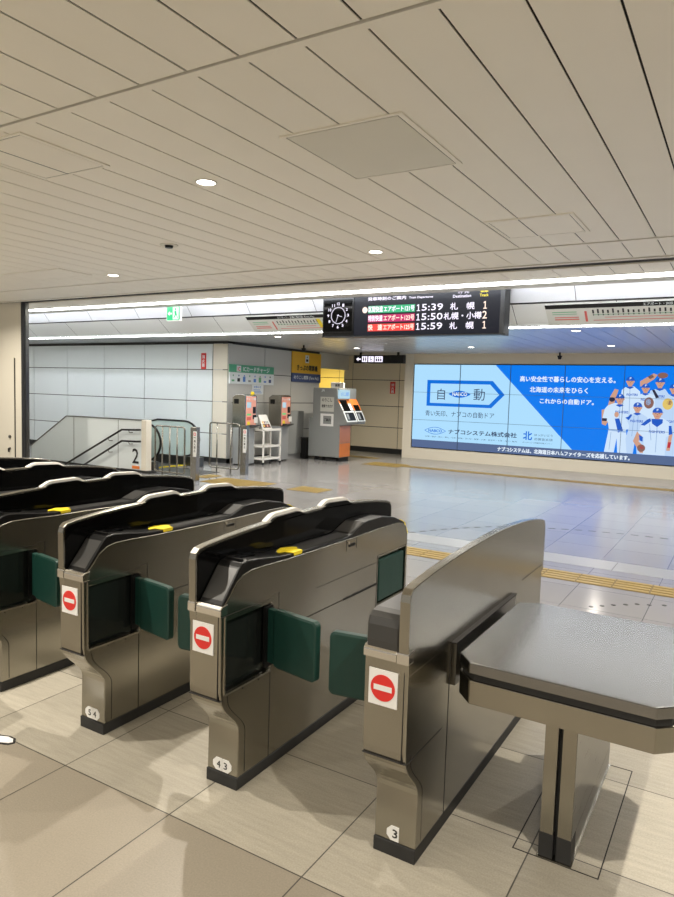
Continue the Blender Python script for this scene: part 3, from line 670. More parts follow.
tx = MB(); disc(tx, -4.985, 2.835, 0.045, 0.045, 'b_warm', 'S', ty); obj('round_mark', tx, scr)
ck = MB(); rect(ck, -5.71, -5.20, 2.53, 3.08, 'black_gloss', 'S', Y-0.002); ck.box(-5.715, -5.19, Y-0.012, Y, 2.515, 2.53, 'black'); ck.box(-5.20, -5.175, Y-0.012, Y, 2.46, 3.09, 'black')
cl = obj('clock', ck, t)
cx, cz = -5.45, 2.77
fc_ = MB(); fc_.ring((cx, Y-0.005, cz), 0.118, 0.124, 0.002, 'b_white', 'y', 48)
for i in range(1, 13):
    a = PI/2-i*PI/6; text(fc_, str(i), cx+0.175*math.cos(a)-(0.018 if i < 10 else 0.025), cz+0.175*math.sin(a)-0.02, 0.030 if i < 10 else 0.048, 0.040, 'b_white', 'S', Y-0.006, 0.002)
for i in range(60):
    a = i*PI/30; r0 = 0.128 if i % 5 else 0.124; 
    fc_.box(cx+0.132*math.cos(a)-0.002, cx+0.132*math.cos(a)+0.002, Y-0.006, Y-0.004, cz+0.132*math.sin(a)-0.002, cz+0.132*math.sin(a)+0.002, 'b_white')
obj('clock_face', fc_, cl)
for nm, ang, ln in (('minute_hand', PI/2-2*PI*33/60, 0.11), ('hour_hand', PI/2-2*PI*(3.55/12), 0.075)):
    d = Vector((math.cos(ang), 0, math.sin(ang))); p = Vector((-d.z, 0, d.x))*0.004; c0 = Vector((cx, Y-0.010, cz))
    q = MB(); q.quad([c0-d*0.02-p, c0+d*ln-p*0.6, c0+d*ln+p*0.6, c0-d*0.02+p], 'b_white'); obj(nm, q, cl)

# exit sign
t = thing('exit_sign', 'small green illuminated emergency exit sign with running figure and arrow', 'exit sign', (-8.89, 9.02, 2.8))
obj('housing', MB().box(-9.06, -8.74, 9.0, 9.06, 2.785, 3.05, 'white_pl'), t); ef = MB(); rect(ef, -9.05, -8.74, 2.795, 3.04, 'exit', 'S', 8.998)
fx, fz, yy = -8.84, 2.90, 8.996
rect(ef, -8.905, -8.765, 2.81, 3.03, 'exitw', 'S', 8.997)
disc(ef, fx+0.0, fz+0.09, 0.018, 0.02, 'exit', 'S', yy); poly(ef, [(fx-0.03, fz+0.05), (fx+0.02, fz+0.07), (fx+0.03, fz), (fx-0.01, fz-0.01)], 'exit', 'S', yy)
poly(ef, [(fx-0.01, fz), (fx-0.05, fz-0.06), (fx-0.035, fz-0.07), (fx+0.02, fz-0.005)], 'exit', 'S', yy); poly(ef, [(fx+0.01, fz), (fx+0.03, fz-0.035), (fx+0.045, fz-0.08), (fx+0.06, fz-0.07), (fx+0.03, fz+0.01)], 'exit', 'S', yy)
poly(ef, [(-9.03, 2.915), (-8.98, 2.955), (-8.98, 2.93), (-8.925, 2.93), (-8.925, 2.90), (-8.98, 2.90), (-8.98, 2.875)], 'exitw', 'S', yy)
obj('sign_face', ef, t); obj('hanger', MB().tube([(-8.9, 9.03, 3.05), (-8.9, 9.03, 3.32)], 0.008, 'white_pl'), t)

# line maps on the fascia
def linemap(x0, x1, label, mirror=False):
    a = math.atan2(0.255, 0.32)
    t = thing('route_map', label, 'route map', ((x0+x1)/2, 9.5, 2.66))
    def P(u, v, lift=0.0):   # v 0 bottom .. 1 top on the sloping fascia
        y = 9.72-0.285*v; z = 2.645+0.228*v
        return (u, y-0.62*(0.018+lift), z-0.78*(0.018+lift))
    def R(mb, u0, u1, v0, v1, m_, lift): mb.quad([P(u0, v0, lift), P(u1, v0, lift), P(u1, v1, lift), P(u0, v1, lift)], m_)
    s = MB(); 
    v = [P(x0, 0), P(x1, 0), P(x1, 1), P(x0, 1), P(x0, 0, -0.016), P(x1, 0, -0.016), P(x1, 1, -0.016), P(x0, 1, -0.016)]
    s.add(v, [(0, 1, 2, 3), (4, 7, 6, 5), (0, 4, 5, 1), (1, 5, 6, 2), (2, 6, 7, 3), (3, 7, 4, 0)], 'mapgrey'); obj('map_board', s, t)
    s = MB(); R(s, x0, x1, 0.80, 1.0, 'black', 0.002)
    vs_, fs = textmesh('エアポート・JR線ご案内図  Route Map'); xm = max(q.x for q in vs_)
    s.add([P(x0+(x1-x0)*0.4+q.x/xm*0.75, 0.84+q.y*0.16, 0.004) for q in vs_], fs, 'signwhite'); obj('header', s, t)
    s = MB(); L_ = x1-x0
    R(s, x0+0.08, x0+0.40, 0.60, 0.64, 'mapgreen', 0.002); R(s, x0+0.08, x0+0.40, 0.50, 0.53, 'mapgreen', 0.002)
    R(s, x0+0.10, x0+0.42, 0.33, 0.37, 'mapred', 0.002); R(s, x0+0.10, x0+0.42, 0.22, 0.27, 'mapred', 0.002)
    R(s, x0+0.60, x1-0.05, 0.44, 0.465, 'mapgreen', 0.002); R(s, x0+0.60, x1-0.05, 0.16, 0.19, 'mapred', 0.002); R(s, x0+0.75, x1-0.3, 0.30, 0.325, 'mapred', 0.002)
    R(s, x0+0.50, x0+0.53, 0.12, 0.65, 'mapred', 0.003)
    k = x0+0.60
    while k < x1-0.08: R(s, k, k+0.022, 0.52, 0.52+0.12+0.1*random.random(), 'ink', 0.003); R(s, k+0.004, k+0.018, 0.42, 0.48, 'ink', 0.004); k += 0.062
    xy = x0+L_*(0.86 if not mirror else 0.62); R(s, xy, xy+0.07, 0.2, 0.74, 'yellow', 0.005)
    obj('route_lines', s, t)
linemap(-7.60, -5.95, 'long railway route map on the fascia left of the departure board')
linemap(-2.45, 0.6, 'long railway route map on the fascia right of the departure board', True)

# ================================================================== BLACK DIRECTION SIGN
t = thing('direction_sign', 'narrow black hanging direction sign with white arrow and pictograms', 'sign', (-7.9, 15.05, 2.36))
obj('sign_box', MB().box(-8.585, -7.20, 15.0, 15.12, 2.35, 2.55, 'black'), t, bevel=0.004); obj('hanger', MB().box(-8.45, -8.40, 15.04, 15.08, 2.55, 2.62, 'black').box(-7.4, -7.35, 15.04, 15.08, 2.55, 2.62, 'black'), t)
s = MB(); yy = 14.997
poly(s, [(-8.52, 2.45), (-8.45, 2.50), (-8.45, 2.465), (-8.38, 2.465), (-8.38, 2.435), (-8.45, 2.435), (-8.45, 2.40)], 'b_white', 'S', yy)
for x0, x1_, g_ in ((-8.35, -8.20, 'toilet'), (-8.17, -8.02, 'chair'), (-7.99, -7.77, 'locker')):
    rect(s, x0, x1_, 2.38, 2.52, 'b_white', 'S', yy)
    if g_ == 'toilet':
        for dx, m_ in ((-0.03, 'b_black'), (0.03, 'b_black')):
            cx = (x0+x1_)/2+dx; disc(s, cx, 2.495, 0.012, 0.012, m_, 'S', yy-0.002, 12); poly(s, [(cx-0.02, 2.43), (cx+0.02, 2.43), (cx+0.012, 2.48), (cx-0.012, 2.48)], m_, 'S', yy-0.002); rect(s, cx-0.01, cx+0.01, 2.395, 2.43, m_, 'S', yy-0.002)
    elif g_ == 'chair':
        cx = (x0+x1_)/2; s.ring((cx+0.01, yy-0.004, 2.42), 0.022, 0.030, 0.002, 'b_black', 'y', 20); disc(s, cx-0.01, 2.498, 0.012, 0.012, 'b_black', 'S', yy-0.002, 12); rect(s, cx-0.018, cx-0.004, 2.43, 2.485, 'b_black', 'S', yy-0.002); rect(s, cx-0.01, cx+0.03, 2.43, 2.442, 'b_black', 'S', yy-0.002)
    else:
        for dx in (-0.06, 0.0, 0.06):
            cx = (x0+x1_)/2+dx; rect(s, cx-0.02, cx+0.02, 2.40, 2.46, 'b_black', 'S', yy-0.002); disc(s, cx, 2.485, 0.014, 0.014, 'b_black', 'S', yy-0.002, 12)
obj('pictograms', s, t)

# red fire-fighting plates
for nm, pl, args in (('narrow red vertical fire equipment plate on the white panelled wall', 'S', (-10.29, -10.155, 2.02, 2.365, 11.272)), ('narrow red vertical fire equipment plate on the beige back wall', 'S', (-8.245, -8.095, 1.61, 1.925, 16.412))):
    x0, x1_, z0, z1, y_ = args
    t = thing('fire_sign', nm, 'sign', ((x0+x1_)/2, y_, z0))
    obj('plate', MB().box(x0, x1_, y_-0.006, y_+0.006, z0, z1, 'red'), t)
    s = MB()
    for i, ch in enumerate('消火器'): text(s, ch, x0+0.03, z1-0.03-0.09*(i+1)-0.0, x1_-x0-0.06, 0.075, 'signwhite', 'S', y_-0.008, 0.003)
    obj('lettering', s, t)

# ================================================================== ADVERTISING SCREEN WALL
Y = 15.70
t = thing('video_wall', 'huge lit advertising screen with blue arrow, slogans and pictured baseball players', 'screen', (-3.5, Y+0.05, 0.29))
X0, X1 = -7.22, 0.16; Z0, Z1 = 0.295, 2.355
obj('screen_housing', MB().box(X0-0.01, X1+0.01, Y, Y+0.14, Z0-0.012, Z1+0.012, 'black'), t)
s = MB(); zb = 0.485
poly(s, [(X0, zb), (-3.30, zb), (-5.14, Z1), (X0, Z1)], 'e_pale', 'S', Y-0.002); poly(s, [(-3.30, zb), (X1, zb), (X1, Z1), (-5.14, Z1)], 'e_blue', 'S', Y-0.002)
rect(s, X0, X1, Z0, zb, 'e_band', 'S', Y-0.002); pic = obj('background_picture', s, t)
s = MB(); y1 = Y-0.004
# arrow outline as strips
O = [(-6.86, 1.34), (-5.20, 1.34), (-4.89, 1.66), (-5.19, 1.98), (-6.86, 1.98)]; I = [(-6.77, 1.415), (-5.255, 1.415), (-5.02, 1.66), (-5.25, 1.895), (-6.77, 1.895)]
for i in range(5):
    j = (i+1) % 5; poly(s, [O[i], O[j], I[j], I[i]], 'e_arrow', 'S', y1)
text(s, '自', -6.58, 1.50, 0.20, 0.27, 'e_ink', 'S', y1); text(s, '動', -5.65, 1.51, 0.28, 0.28, 'e_ink', 'S', y1)
def lens(cx, cz, w_, h_, m_, yv, n=16):
    pts = [(cx-w_+2*w_*i/n, cz+h_*math.sin(PI*i/n)**0.9) for i in range(n+1)]+[(cx+w_-2*w_*i/n, cz-h_*math.sin(PI*i/n)**0.9) for i in range(1, n)]
    poly(s, pts, m_, 'S', yv)
lens(-6.005, 1.647, 0.285, 0.085, 'e_arrow', y1); text(s, 'NABCO', -6.19, 1.605, 0.37, 0.085, 'e_white', 'S', y1-0.002, 0.006)
text(s, '青い矢印、ナブコの自動ドア', -6.88, 1.09, 1.76, 0.14, 'e_ink', 'S', y1)
lens(-6.60, 0.73, 0.285, 0.092, 'e_arrow', y1); lens(-6.60, 0.73, 0.265, 0.080, 'e_pale', y1-0.001); text(s, 'NABCO', -6.78, 0.695, 0.36, 0.065, 'e_arrow', 'S', y1-0.002, 0.004)
text(s, 'ナブコシステム株式会社', -6.25, 0.67, 1.69, 0.115, 'e_ink', 'S', y1, 0.006)
text(s, '札幌・函館・旭川・帯広・北見・釧路・苫小牧・室蘭・小樽・岩見沢・千歳・滝川・稚内', -6.86, 0.565, 2.31, 0.034, 'e_ink', 'S', y1)
text(s, '北', -4.41, 0.64, 0.20, 0.19, 'e_arrow', 'S', y1, 0.010); text(s, 'ほっかいどう', -4.15, 0.745, 0.41, 0.05, 'e_ink', 'S', y1); text(s, '応援宣言団', -4.15, 0.645, 0.41, 0.055, 'e_ink', 'S', y1)
text(s, 'ほっかいどう応援団会議メンバー', -4.41, 0.570, 0.67, 0.030, 'e_ink', 'S', y1)
text(s, '高い安全性で暮らしの安心を支える。', -4.55, 1.98, 2.07, 0.125, 'e_white', 'S', y1, 0.006); text(s, '北海道の未来をひらく', -4.31, 1.74, 1.27, 0.125, 'e_white', 'S', y1, 0.006); text(s, 'これからの自動ドア。', -4.07, 1.49, 1.17, 0.115, 'e_white', 'S', y1, 0.006)
text(s, 'ナブコシステムは、北海道日本ハムファイターズを応援しています。', -5.0, 0.335, 2.90, 0.10, 'e_white', 'S', y1, 0.008)
obj('advert_lettering', s, pic)
def player(k, head, cap, bodyp, folds=(), arms=(), letter=None, extra=()):
    s = MB(); yb = Y-0.005-0.004*k
    for p, m_ in arms: poly(s, p, m_, 'S', yb+0.001)
    poly(s, bodyp, 'e_jersey2' if k % 2 else 'e_jersey', 'S', yb)
    for a, b in folds: 
        d = (Vector(b)-Vector(a)).normalized(); nn = Vector((-d.y, d.x))*0.006
        poly(s, [(a[0]-nn.x, a[1]-nn.y), (b[0]-nn.x, b[1]-nn.y), (b[0]+nn.x, b[1]+nn.y), (a[0]+nn.x, a[1]+nn.y)], 'e_shade', 'S', yb-0.0008)
    hx, hz, r = head
    poly(s, [(hx-r*0.45, hz-r*1.6), (hx+r*0.45, hz-r*1.6), (hx+r*0.45, hz-r*0.6), (hx-r*0.45, hz-r*0.6)], 'e_skin', 'S', yb-0.001)
    poly(s, [(hx-r*0.9, hz-r*1.45), (hx, hz-r*1.85), (hx+r*0.9, hz-r*1.45), (hx+r*0.4, hz-r*1.2), (hx-r*0.4, hz-r*1.2)], 'e_cap', 'S', yb-0.0015)
    disc(s, hx, hz, r*0.82, r*1.12, 'e_skin', 'S', yb-0.002, 18)
    disc(s, hx-r*0.85, hz, r*0.16, r*0.25, 'e_skin', 'S', yb-0.0015, 8); disc(s, hx+r*0.85, hz, r*0.16, r*0.25, 'e_skin', 'S', yb-0.0015, 8)
    for dx in (-0.33, 0.33): disc(s, hx+dx*r, hz+0.08*r, r*0.13, r*0.07, 'e_dark', 'S', yb-0.003, 8); rect(s, hx+dx*r-0.17*r, hx+dx*r+0.17*r, hz+0.24*r, hz+0.30*r, 'e_dark', 'S', yb-0.003)
    poly(s, [(hx-0.08*r, hz-0.28*r), (hx+0.10*r, hz-0.28*r), (hx+0.02*r, hz+0.05*r)], 'e_brown', 'S', yb-0.003); rect(s, hx-0.25*r, hx+0.25*r, hz-0.60*r, hz-0.53*r, 'e_red', 'S', yb-0.003)
    if cap:
        c0 = hz+r*0.35; disc(s, hx, c0, r*0.98, r*0.95, 'e_cap', 'S', yb-0.004, 16, 0, PI)
        sd = cap; poly(s, [(hx-r*0.98, c0), (hx+r*0.98, c0), (hx+r*(0.9+0.35*max(sd, 0)), c0-r*0.14), (hx-r*(0.9+0.35*max(-sd, 0)), c0-r*0.14)], 'e_cap', 'S', yb-0.0042)
        text(s, 'F', hx-r*0.18, c0+r*0.22, r*0.36, r*0.45, 'e_white', 'S', yb-0.005, 0.003)
    if letter: text(s, 'FIGHTERS', *letter, 'e_cap', 'S', yb-0.002, 0.003)
    for e in extra:
        if e[0] == 'p': poly(s, e[1], e[2], 'S', yb-0.005)
        else: disc(s, *e[1], e[2], 'S', yb-0.005)
    obj('pictured_player', s, pic)
player(1, (-2.18, 2.02, 0.085), 1, [(-2.34, 1.84), (-2.27, 1.90), (-2.10, 1.92), (-1.98, 1.82), (-1.93, 1.60), (-2.0, 1.0), (-2.35, 1.0), (-2.36, 1.6)], letter=(-2.24, 1.72, 0.22, 0.045), folds=[((-2.18, 1.9), (-2.16, 1.2))])
player(2, (-1.60, 2.00, 0.088), 1, [(-1.78, 1.84), (-1.66, 1.88), (-1.50, 1.88), (-1.40, 1.74), (-1.36, 1.2), (-1.8, 1.2), (-1.82, 1.6)], letter=(-1.72, 1.70, 0.22, 0.045),
       arms=[([(-1.98, 1.92), (-1.90, 1.95), (-1.72, 2.08), (-1.66, 2.17), (-1.74, 2.20), (-1.99, 2.03)], 'e_skin'), ([(-1.80, 2.08), (-1.72, 2.12), (-1.76, 2.18), (-1.85, 2.13)], 'e_dark')], extra=[('d', (-1.56, 2.16, 0.10, 0.06), 'e_brown'), ('p', [(-1.75, 1.86), (-1.70, 1.86), (-1.60, 1.70), (-1.66, 1.68)], 'e_dark')])
player(3, (-1.87, 1.88, 0.080), -1, [(-2.01, 1.73), (-1.92, 1.78), (-1.80, 1.78), (-1.68, 1.74), (-1.66, 1.1), (-2.02, 1.1)], letter=(-1.95, 1.62, 0.22, 0.045), extra=[('d', (-1.79, 1.58, 0.095, 0.12), 'e_brown'), ('d', (-1.80, 1.60, 0.05, 0.07), 'e_shade')])
player(4, (-1.33, 1.88, 0.085), 1, [(-1.50, 1.72), (-1.40, 1.77), (-1.26, 1.77), (-1.10, 1.70), (-1.05, 0.49), (-1.45, 0.49), (-1.52, 1.3)], letter=(-1.44, 1.18, 0.28, 0.05), extra=[('d', (-1.43, 1.57, 0.10, 0.12), 'e_glove'), ('d', (-1.40, 1.60, 0.05, 0.05), 'e_brown')])
player(5, (-2.36, 1.64, 0.090), -1, [(-2.66, 1.42), (-2.60, 1.50), (-2.46, 1.56), (-2.28, 1.54), (-2.20, 1.46), (-2.16, 1.2), (-2.20, 0.98), (-2.14, 0.49), (-2.35, 0.49), (-2.38, 0.80), (-2.42, 0.49), (-2.62, 0.49), (-2.55, 1.0), (-2.58, 1.15), (-2.70, 1.18)], letter=(-2.44, 1.34, 0.26, 0.05),
       arms=[([(-2.60, 1.48), (-2.56, 1.70), (-2.48, 1.86), (-2.40, 1.84), (-2.44, 1.70), (-2.48, 1.5)], 'e_skin'), ([(-2.72, 1.40), (-2.62, 1.42), (-2.57, 1.16), (-2.62, 1.06), (-2.70, 1.09)], 'e_skin')],
       extra=[('p', [(-2.44, 1.22), (-2.35, 1.23), (-2.26, 0.97), (-2.36, 0.92)], 'e_cap'), ('d', (-2.41, 1.31, 0.045, 0.06), 'e_skin'), ('d', (-2.52, 1.63, 0.06, 0.05), 'e_dark'), ('p', [(-2.70, 1.22), (-2.60, 1.22), (-2.60, 1.16), (-2.70, 1.16)], 'e_dark'), ('p', [(-2.56, 0.99), (-2.20, 0.96), (-2.20, 0.93), (-2.56, 0.96)], 'e_shade')], folds=[((-2.35, 1.5), (-2.36, 0.98)), ((-2.50, 0.93), (-2.52, 0.55))])
player(6, (-2.0, 1.47, 0.088), 1, [(-2.22, 1.24), (-2.10, 1.33), (-1.92, 1.35), (-1.80, 1.28), (-1.80, 0.49), (-1.96, 0.49), (-2.0, 0.85), (-2.04, 0.49), (-2.16, 0.49), (-2.20, 0.80), (-2.14, 1.08)], letter=(-2.13, 1.16, 0.25, 0.05), folds=[((-2.06, 1.3), (-2.08, 0.86)), ((-1.98, 1.3), (-1.98, 0.9))], extra=[('p', [(-2.23, 1.25), (-2.17, 1.28), (-2.12, 1.34), (-2.10, 1.30), (-2.16, 1.20)], 'e_cap')])
player(7, (-1.61, 1.36, 0.098), 1, [(-1.90, 1.12), (-1.80, 1.22), (-1.70, 1.27), (-1.50, 1.27), (-1.38, 1.20), (-1.32, 0.95), (-1.42, 0.88), (-1.42, 0.49), (-1.84, 0.49), (-1.84, 0.85), (-1.96, 0.94)], letter=(-1.75, 0.955, 0.30, 0.05),
       arms=[([(-1.98, 0.97), (-1.88, 0.90), (-1.94, 0.76), (-1.83, 0.66), (-1.80, 0.52), (-1.90, 0.52), (-2.05, 0.76)], 'e_skin'), ([(-1.36, 1.0), (-1.30, 0.96), (-1.33, 0.60), (-1.40, 0.60)], 'e_skin')],
       extra=[('p', [(-1.92, 1.11), (-1.80, 1.23), (-1.74, 1.26), (-1.72, 1.20), (-1.84, 1.10)], 'e_cap'), ('p', [(-1.72, 1.25), (-1.50, 1.25), (-1.50, 1.17), (-1.60, 1.08), (-1.70, 1.15)], 'e_cap'), ('d', (-1.88, 0.62, 0.08, 0.08), 'e_brown'), ('d', (-1.86, 0.64, 0.04, 0.04), 'e_red'), ('p', [(-1.37, 0.78), (-1.31, 0.78), (-1.33, 0.66), (-1.38, 0.66)], 'e_red'), ('p', [(-1.38, 1.12), (-1.33, 1.12), (-1.30, 0.95), (-1.37, 0.93)], 'e_cap'), ('p', [(-1.94, 0.90), (-1.86, 0.86), (-1.86, 0.76), (-1.92, 0.78)], 'e_cap')], folds=[((-1.60, 1.08), (-1.60, 0.55)), ((-1.75, 1.15), (-1.70, 0.8))])
# thin joints between the display modules
s = MB()
for x in (-6.0, -4.77, -3.54, -2.30, -1.07): s.box(x-0.004, x+0.004, Y-0.036, Y-0.002, Z0, Z1, 'joint')
for z in (0.985, 1.672): s.box(X0, X1, Y-0.036, Y-0.002, z-0.0035, z+0.0035, 'joint')
obj('module_joints', s, t)

# ================================================================== STAIR PARAPET
t = thing('stair_parapet', 'pale panelled stair parapet with handrails and a large number 2', 'parapet', (-11.0, 8.97, 0))
pw = MB(); pw.prism([(-9.56, 0.04), (-9.56, 0.97), (-11.69, 0.955), (-12.83, 0.29), (-12.83, 0.04)], 8.90, 9.04, 'y', 'wall_w'); obj('parapet_wall', pw, t)
obj('end_post', MB().box(-9.565, -9.44, 8.89, 9.03, 0.04, 0.985, 'wall_cream'), t, bevel=0.01)
obj('cap_rail', MB().prism([(-9.56, 0.97), (-9.56, 0.988), (-11.70, 0.973), (-12.84, 0.308), (-12.84, 0.29), (-11.69, 0.955)], 8.89, 9.05, 'y', 'steel_d'), t)
s = MB()
for x in (-11.47, -10.19): s.box(x-0.004, x+0.004, 8.897, 8.901, 0.04, 0.955, 'seam')
obj('panel_joints', s, t)
obj('black_skirting', MB().box(-10.1, -9.34, 8.88, 9.06, 0.0, 0.045, 'black_m'), t)
for (za, zk) in ((0.80, 0.785), (0.585, 0.575)):
    p1 = (-9.60, 8.80, za); p2 = (-9.98, 8.80, zk); p3 = (-11.6 if za > 0.7 else -11.1, 8.80, 0.01+0.0)
    h = obj('handrail', MB().tube([(-9.57, 8.88, za), p1, p2, p3], 0.019, 'black', 10), t, smooth=True)
    s = MB()
    for x in (-9.80, -10.35):
        zr = za-0.01 if x > -10 else zk-(0.785 if za > 0.7 else 0.575)*(abs(x+9.98))/(1.62 if za > 0.7 else 1.12)
        s.tube([(x, 8.90, zr-0.05), (x, 8.82, zr-0.05), (x, 8.80, zr)], 0.008, 'steel_d', 8)
    obj('bracket', s, h)
s = MB(); text(s, '2', -9.80, 0.165, 0.165, 0.275, 'ink', 'S', 8.893, 0.004); obj('number', s, t)
obj('orange_label', MB().box(-9.80, -9.61, 8.888, 8.895, 0.065, 0.12, 'orange'), t)['label'] = 'small orange label'

# ================================================================== ESCALATOR
t = thing('escalator', 'escalator end with glass balustrades and black handrails behind the stair parapet', 'escalator', (-11.0, 9.8, 0))
for y_, xe, xs0 in ((9.16, -9.74, -10.2), (10.40, -9.92, -10.95)):
    arc = [(xe+0.40*math.sin(a), 0.545+0.36*math.cos(a)) for a in [PI*i/12 for i in range(13)]]
    poly_pts = [(xs0, 0.20), (xe, 0.20)]+[(p[0]-0.02, p[1]) for p in reversed(arc)]+[(xs0, 0.905)]
    bl = obj('balustrade', MB().prism(poly_pts, y_-0.01, y_+0.01, 'y', 'glass'), t)
    rail = [(xs0, y_, 0.86), (xs0+0.25, y_, 0.915)]+[(p[0], y_, p[1]+0.01) for p in arc]+[(xe-0.15, y_, 0.17)]
    obj('handrail', MB().tube(rail, 0.022, 'black', 8), bl, smooth=True)
    obj('skirt', MB().box(-13.0, -9.45, y_-0.07, y_+0.07, 0.0, 0.20, 'steel_d'), t, bevel=0.01)
obj('steps', MB().box(-13, -9.9, 9.24, 10.33, 0.0, 0.012, 'black_m'), t); obj('landing_plate', MB().box(-9.9, -8.6, 9.07, 9.98, 0.0, 0.006, 'grey_pl'), t)
s = MB(); 
for i in range(20): s.box(-9.95+0.0, -9.80, 9.26+i*0.055, 9.28+i*0.055, 0.012, 0.018, 'yellow')
obj('comb', s, t)

# tubular barriers and steel posts
def barrier(x0, x1, y, bars, h_, label):
    t = thing('tube_barrier', label, 'barrier', ((x0+x1)/2, y, 0), 'tubular steel barriers')
    r = 0.05; pts = []
    for cx, cz, a in ((x1-r, h_-r, 0), (x0+r, h_-r, 90), (x0+r, 0.08+r, 180), (x1-r, 0.08+r, 270)):
        for i in range(5): q = math.radians(a+90*i/4); pts.append((cx+r*math.cos(q), y, cz+r*math.sin(q)))
    obj('frame', MB().tube(pts, 0.016, 'steel', 10, closed=True), t, smooth=True)
    for i, b in enumerate(bars):
        obj('bar', MB().tube([(b, y, 0.0 if i in (0, len(bars)-1) else 0.09), (b, y, h_-0.01)], 0.014, 'steel', 8), t, smooth=True)
barrier(-9.16, -8.44, 8.85, [-8.98, -8.80, -8.62], 0.905, 'tubular steel barrier beside the stair parapet, left of the first post')
barrier(-8.95, -8.22, 10.08, [-8.77, -8.42], 0.945, 'tubular steel barrier in front of the charging machines, left of the second post')
for x, y, lb in ((-8.14, 8.79, 'square steel post with a white notice strip, nearer and left one'), (-8.07, 10.06, 'square steel post with a white notice strip, farther and right one')):
    t = thing('barrier_post', lb, 'post', (x, y, 0), 'steel posts by the barriers')
    obj('post', MB().box(x-0.065, x+0.065, y-0.05, y+0.05, 0, 0.93, 'steel'), t, bevel=0.006)
    s = MB(); s.prism([(x+0.005, 0.42), (x+0.075, 0.42), (x+0.085, 0.50), (x+0.085, 0.86), (x+0.005, 0.86)], y-0.058, y-0.05, 'y', 'sticker'); n_ = obj('notice_strip', s, t)
    s = MB(); s.ring((x+0.045, y-0.060, 0.81), 0.018, 0.028, 0.001, 'red', 'y', 20); rect(s, x+0.02, x+0.07, 0.745, 0.755, 'ink', 'S', y-0.060)
    for i, ch in enumerate('進入禁止'): text(s, ch, x+0.025, 0.67-i*0.055, 0.04, 0.042, 'ink', 'S', y-0.060, 0.002)
    obj('notice_print', s, n_)

# ================================================================== MACHINES
def charger(y0, label):
    x0, x1_ = -9.28, -8.97; y1_ = y0+0.40
    t = thing('charging_machine', label, 'ticket machine', ((x0+x1_)/2, y0+0.22, 0), 'IC card charging machines')
    obj('lower_cabinet', MB().box(x0, x1_-0.05, y0, y1_, 0.03, 0.80, 'machine_s').box(x0+0.02, x1_-0.08, y0+0.01, y1_-0.01, 0, 0.03, 'black'), t, bevel=0.006)
    up_ = MB(); up_.prism([(x0-0.03, 0.80), (x1_, 0.80), (x1_, 1.475), (x1_-0.06, 1.50), (x0+0.06, 1.50), (x0-0.03, 1.44)], y0, y1_, 'y', 'steel'); u = obj('upper_cabinet', up_, t, bevel=0.008)
    s = MB(); X = x1_+0.002; rect(s, y0+0.03, y1_-0.03, 0.82, 1.46, 'salmon', 'E', X); X += 0.002
    rect(s, y0+0.06, y0+0.20, 1.22, 1.34, 'e_lcd', 'E', X); rect(s, y0+0.26, y0+0.36, 1.10, 1.24, 'black', 'E', X); rect(s, y0+0.26, y0+0.38, 0.98, 1.07, 'black', 'E', X); rect(s, y0+0.06, y0+0.20, 1.06, 1.10, 'e_lime', 'E', X)
    rect(s, y0+0.06, y0+0.20, 0.96, 1.03, 'mapred', 'E', X); rect(s, y0+0.08, y0+0.17, 0.83, 0.93, 'yellow', 'E', X); text(s, 'チャージ機', y0+0.05, 1.38, 0.30, 0.05, 'signwhite', 'E', X, 0.003)
    obj('control_panel', s, u)
    obj('tray', MB().prism([(x1_, 0.80), (x1_+0.12, 0.84), (x1_+0.12, 0.86), (x1_, 0.86)], y0+0.08, y1_-0.04, 'y', 'grey_pl'), u)
    obj('receipt', MB().box(x1_+0.01, x1_+0.014, y0+0.30, y0+0.42, 0.90, 1.02, 'white_pl'), u)
    obj('side_lamp', MB().box(x0+0.02, x0+0.14, y0-0.006, y0, 1.30, 1.40, 'black'), u)
charger(11.17, 'left salmon-fronted card charging machine against the grey wall, behind the nearer cart')
charger(12.44, 'right salmon-fronted card charging machine between the white cart and the grey cabinet')
obj_ = obj('yellow_tag', MB().box(-9.05, -8.98, 11.46, 11.49, 1.502, 1.56, 'yellow'), loc=(-9.0, 11.5, 1.5)); tag(obj_, 'small yellow tag standing on top of the left charging machine', 'tag')
# white cart
t = thing('shelf_cart', 'white three-tier shelf cart between the two card charging machines', 'cart', (-8.9, 12.05, 0))
x0, x1_, y0, y1_ = -9.10, -8.80, 11.61, 12.25
for z in (0.10, 0.37, 0.725): obj('shelf', MB().box(x0, x1_, y0, y1_, z, z+0.03, 'white_pl').box(x0, x0+0.01, y0, y1_, z+0.03, z+0.05, 'white_pl').box(x1_-0.01, x1_, y0, y1_, z+0.03, z+0.05, 'white_pl'), t, bevel=0.004)
for x in (x0, x1_-0.03):
    for y in (y0, y1_-0.03):
        p = obj('leg', MB().box(x, x+0.03, y, y+0.03, 0.05, 0.75, 'white_pl'), t); obj('caster', MB().cyl((x+0.005, y+0.015, 0.027), 0.027, 0.02, 'black', 'x', 14), p)
t = thing('leaflet_stand', 'tilted white display board with small pictures on top of the white cart', 'display stand', (-8.95, 11.8, 0.755))
s = MB(); s.add([(-8.84, 11.65, 0.757), (-8.84, 11.97, 0.757), (-9.00, 11.95, 1.07), (-9.00, 11.67, 1.07), (-8.86, 11.65, 0.757), (-8.86, 11.97, 0.757), (-9.02, 11.95, 1.07), (-9.02, 11.67, 1.07)], [(0, 1, 2, 3), (4, 7, 6, 5), (0, 4, 5, 1), (1, 5, 6, 2), (2, 6, 7, 3), (3, 7, 4, 0)], 'white_pl')
b_ = obj('board', s, t); s = MB(); cols = ['brown_', 'red', 'blueprint', 'ink', 'signorange', 'mapgreen']
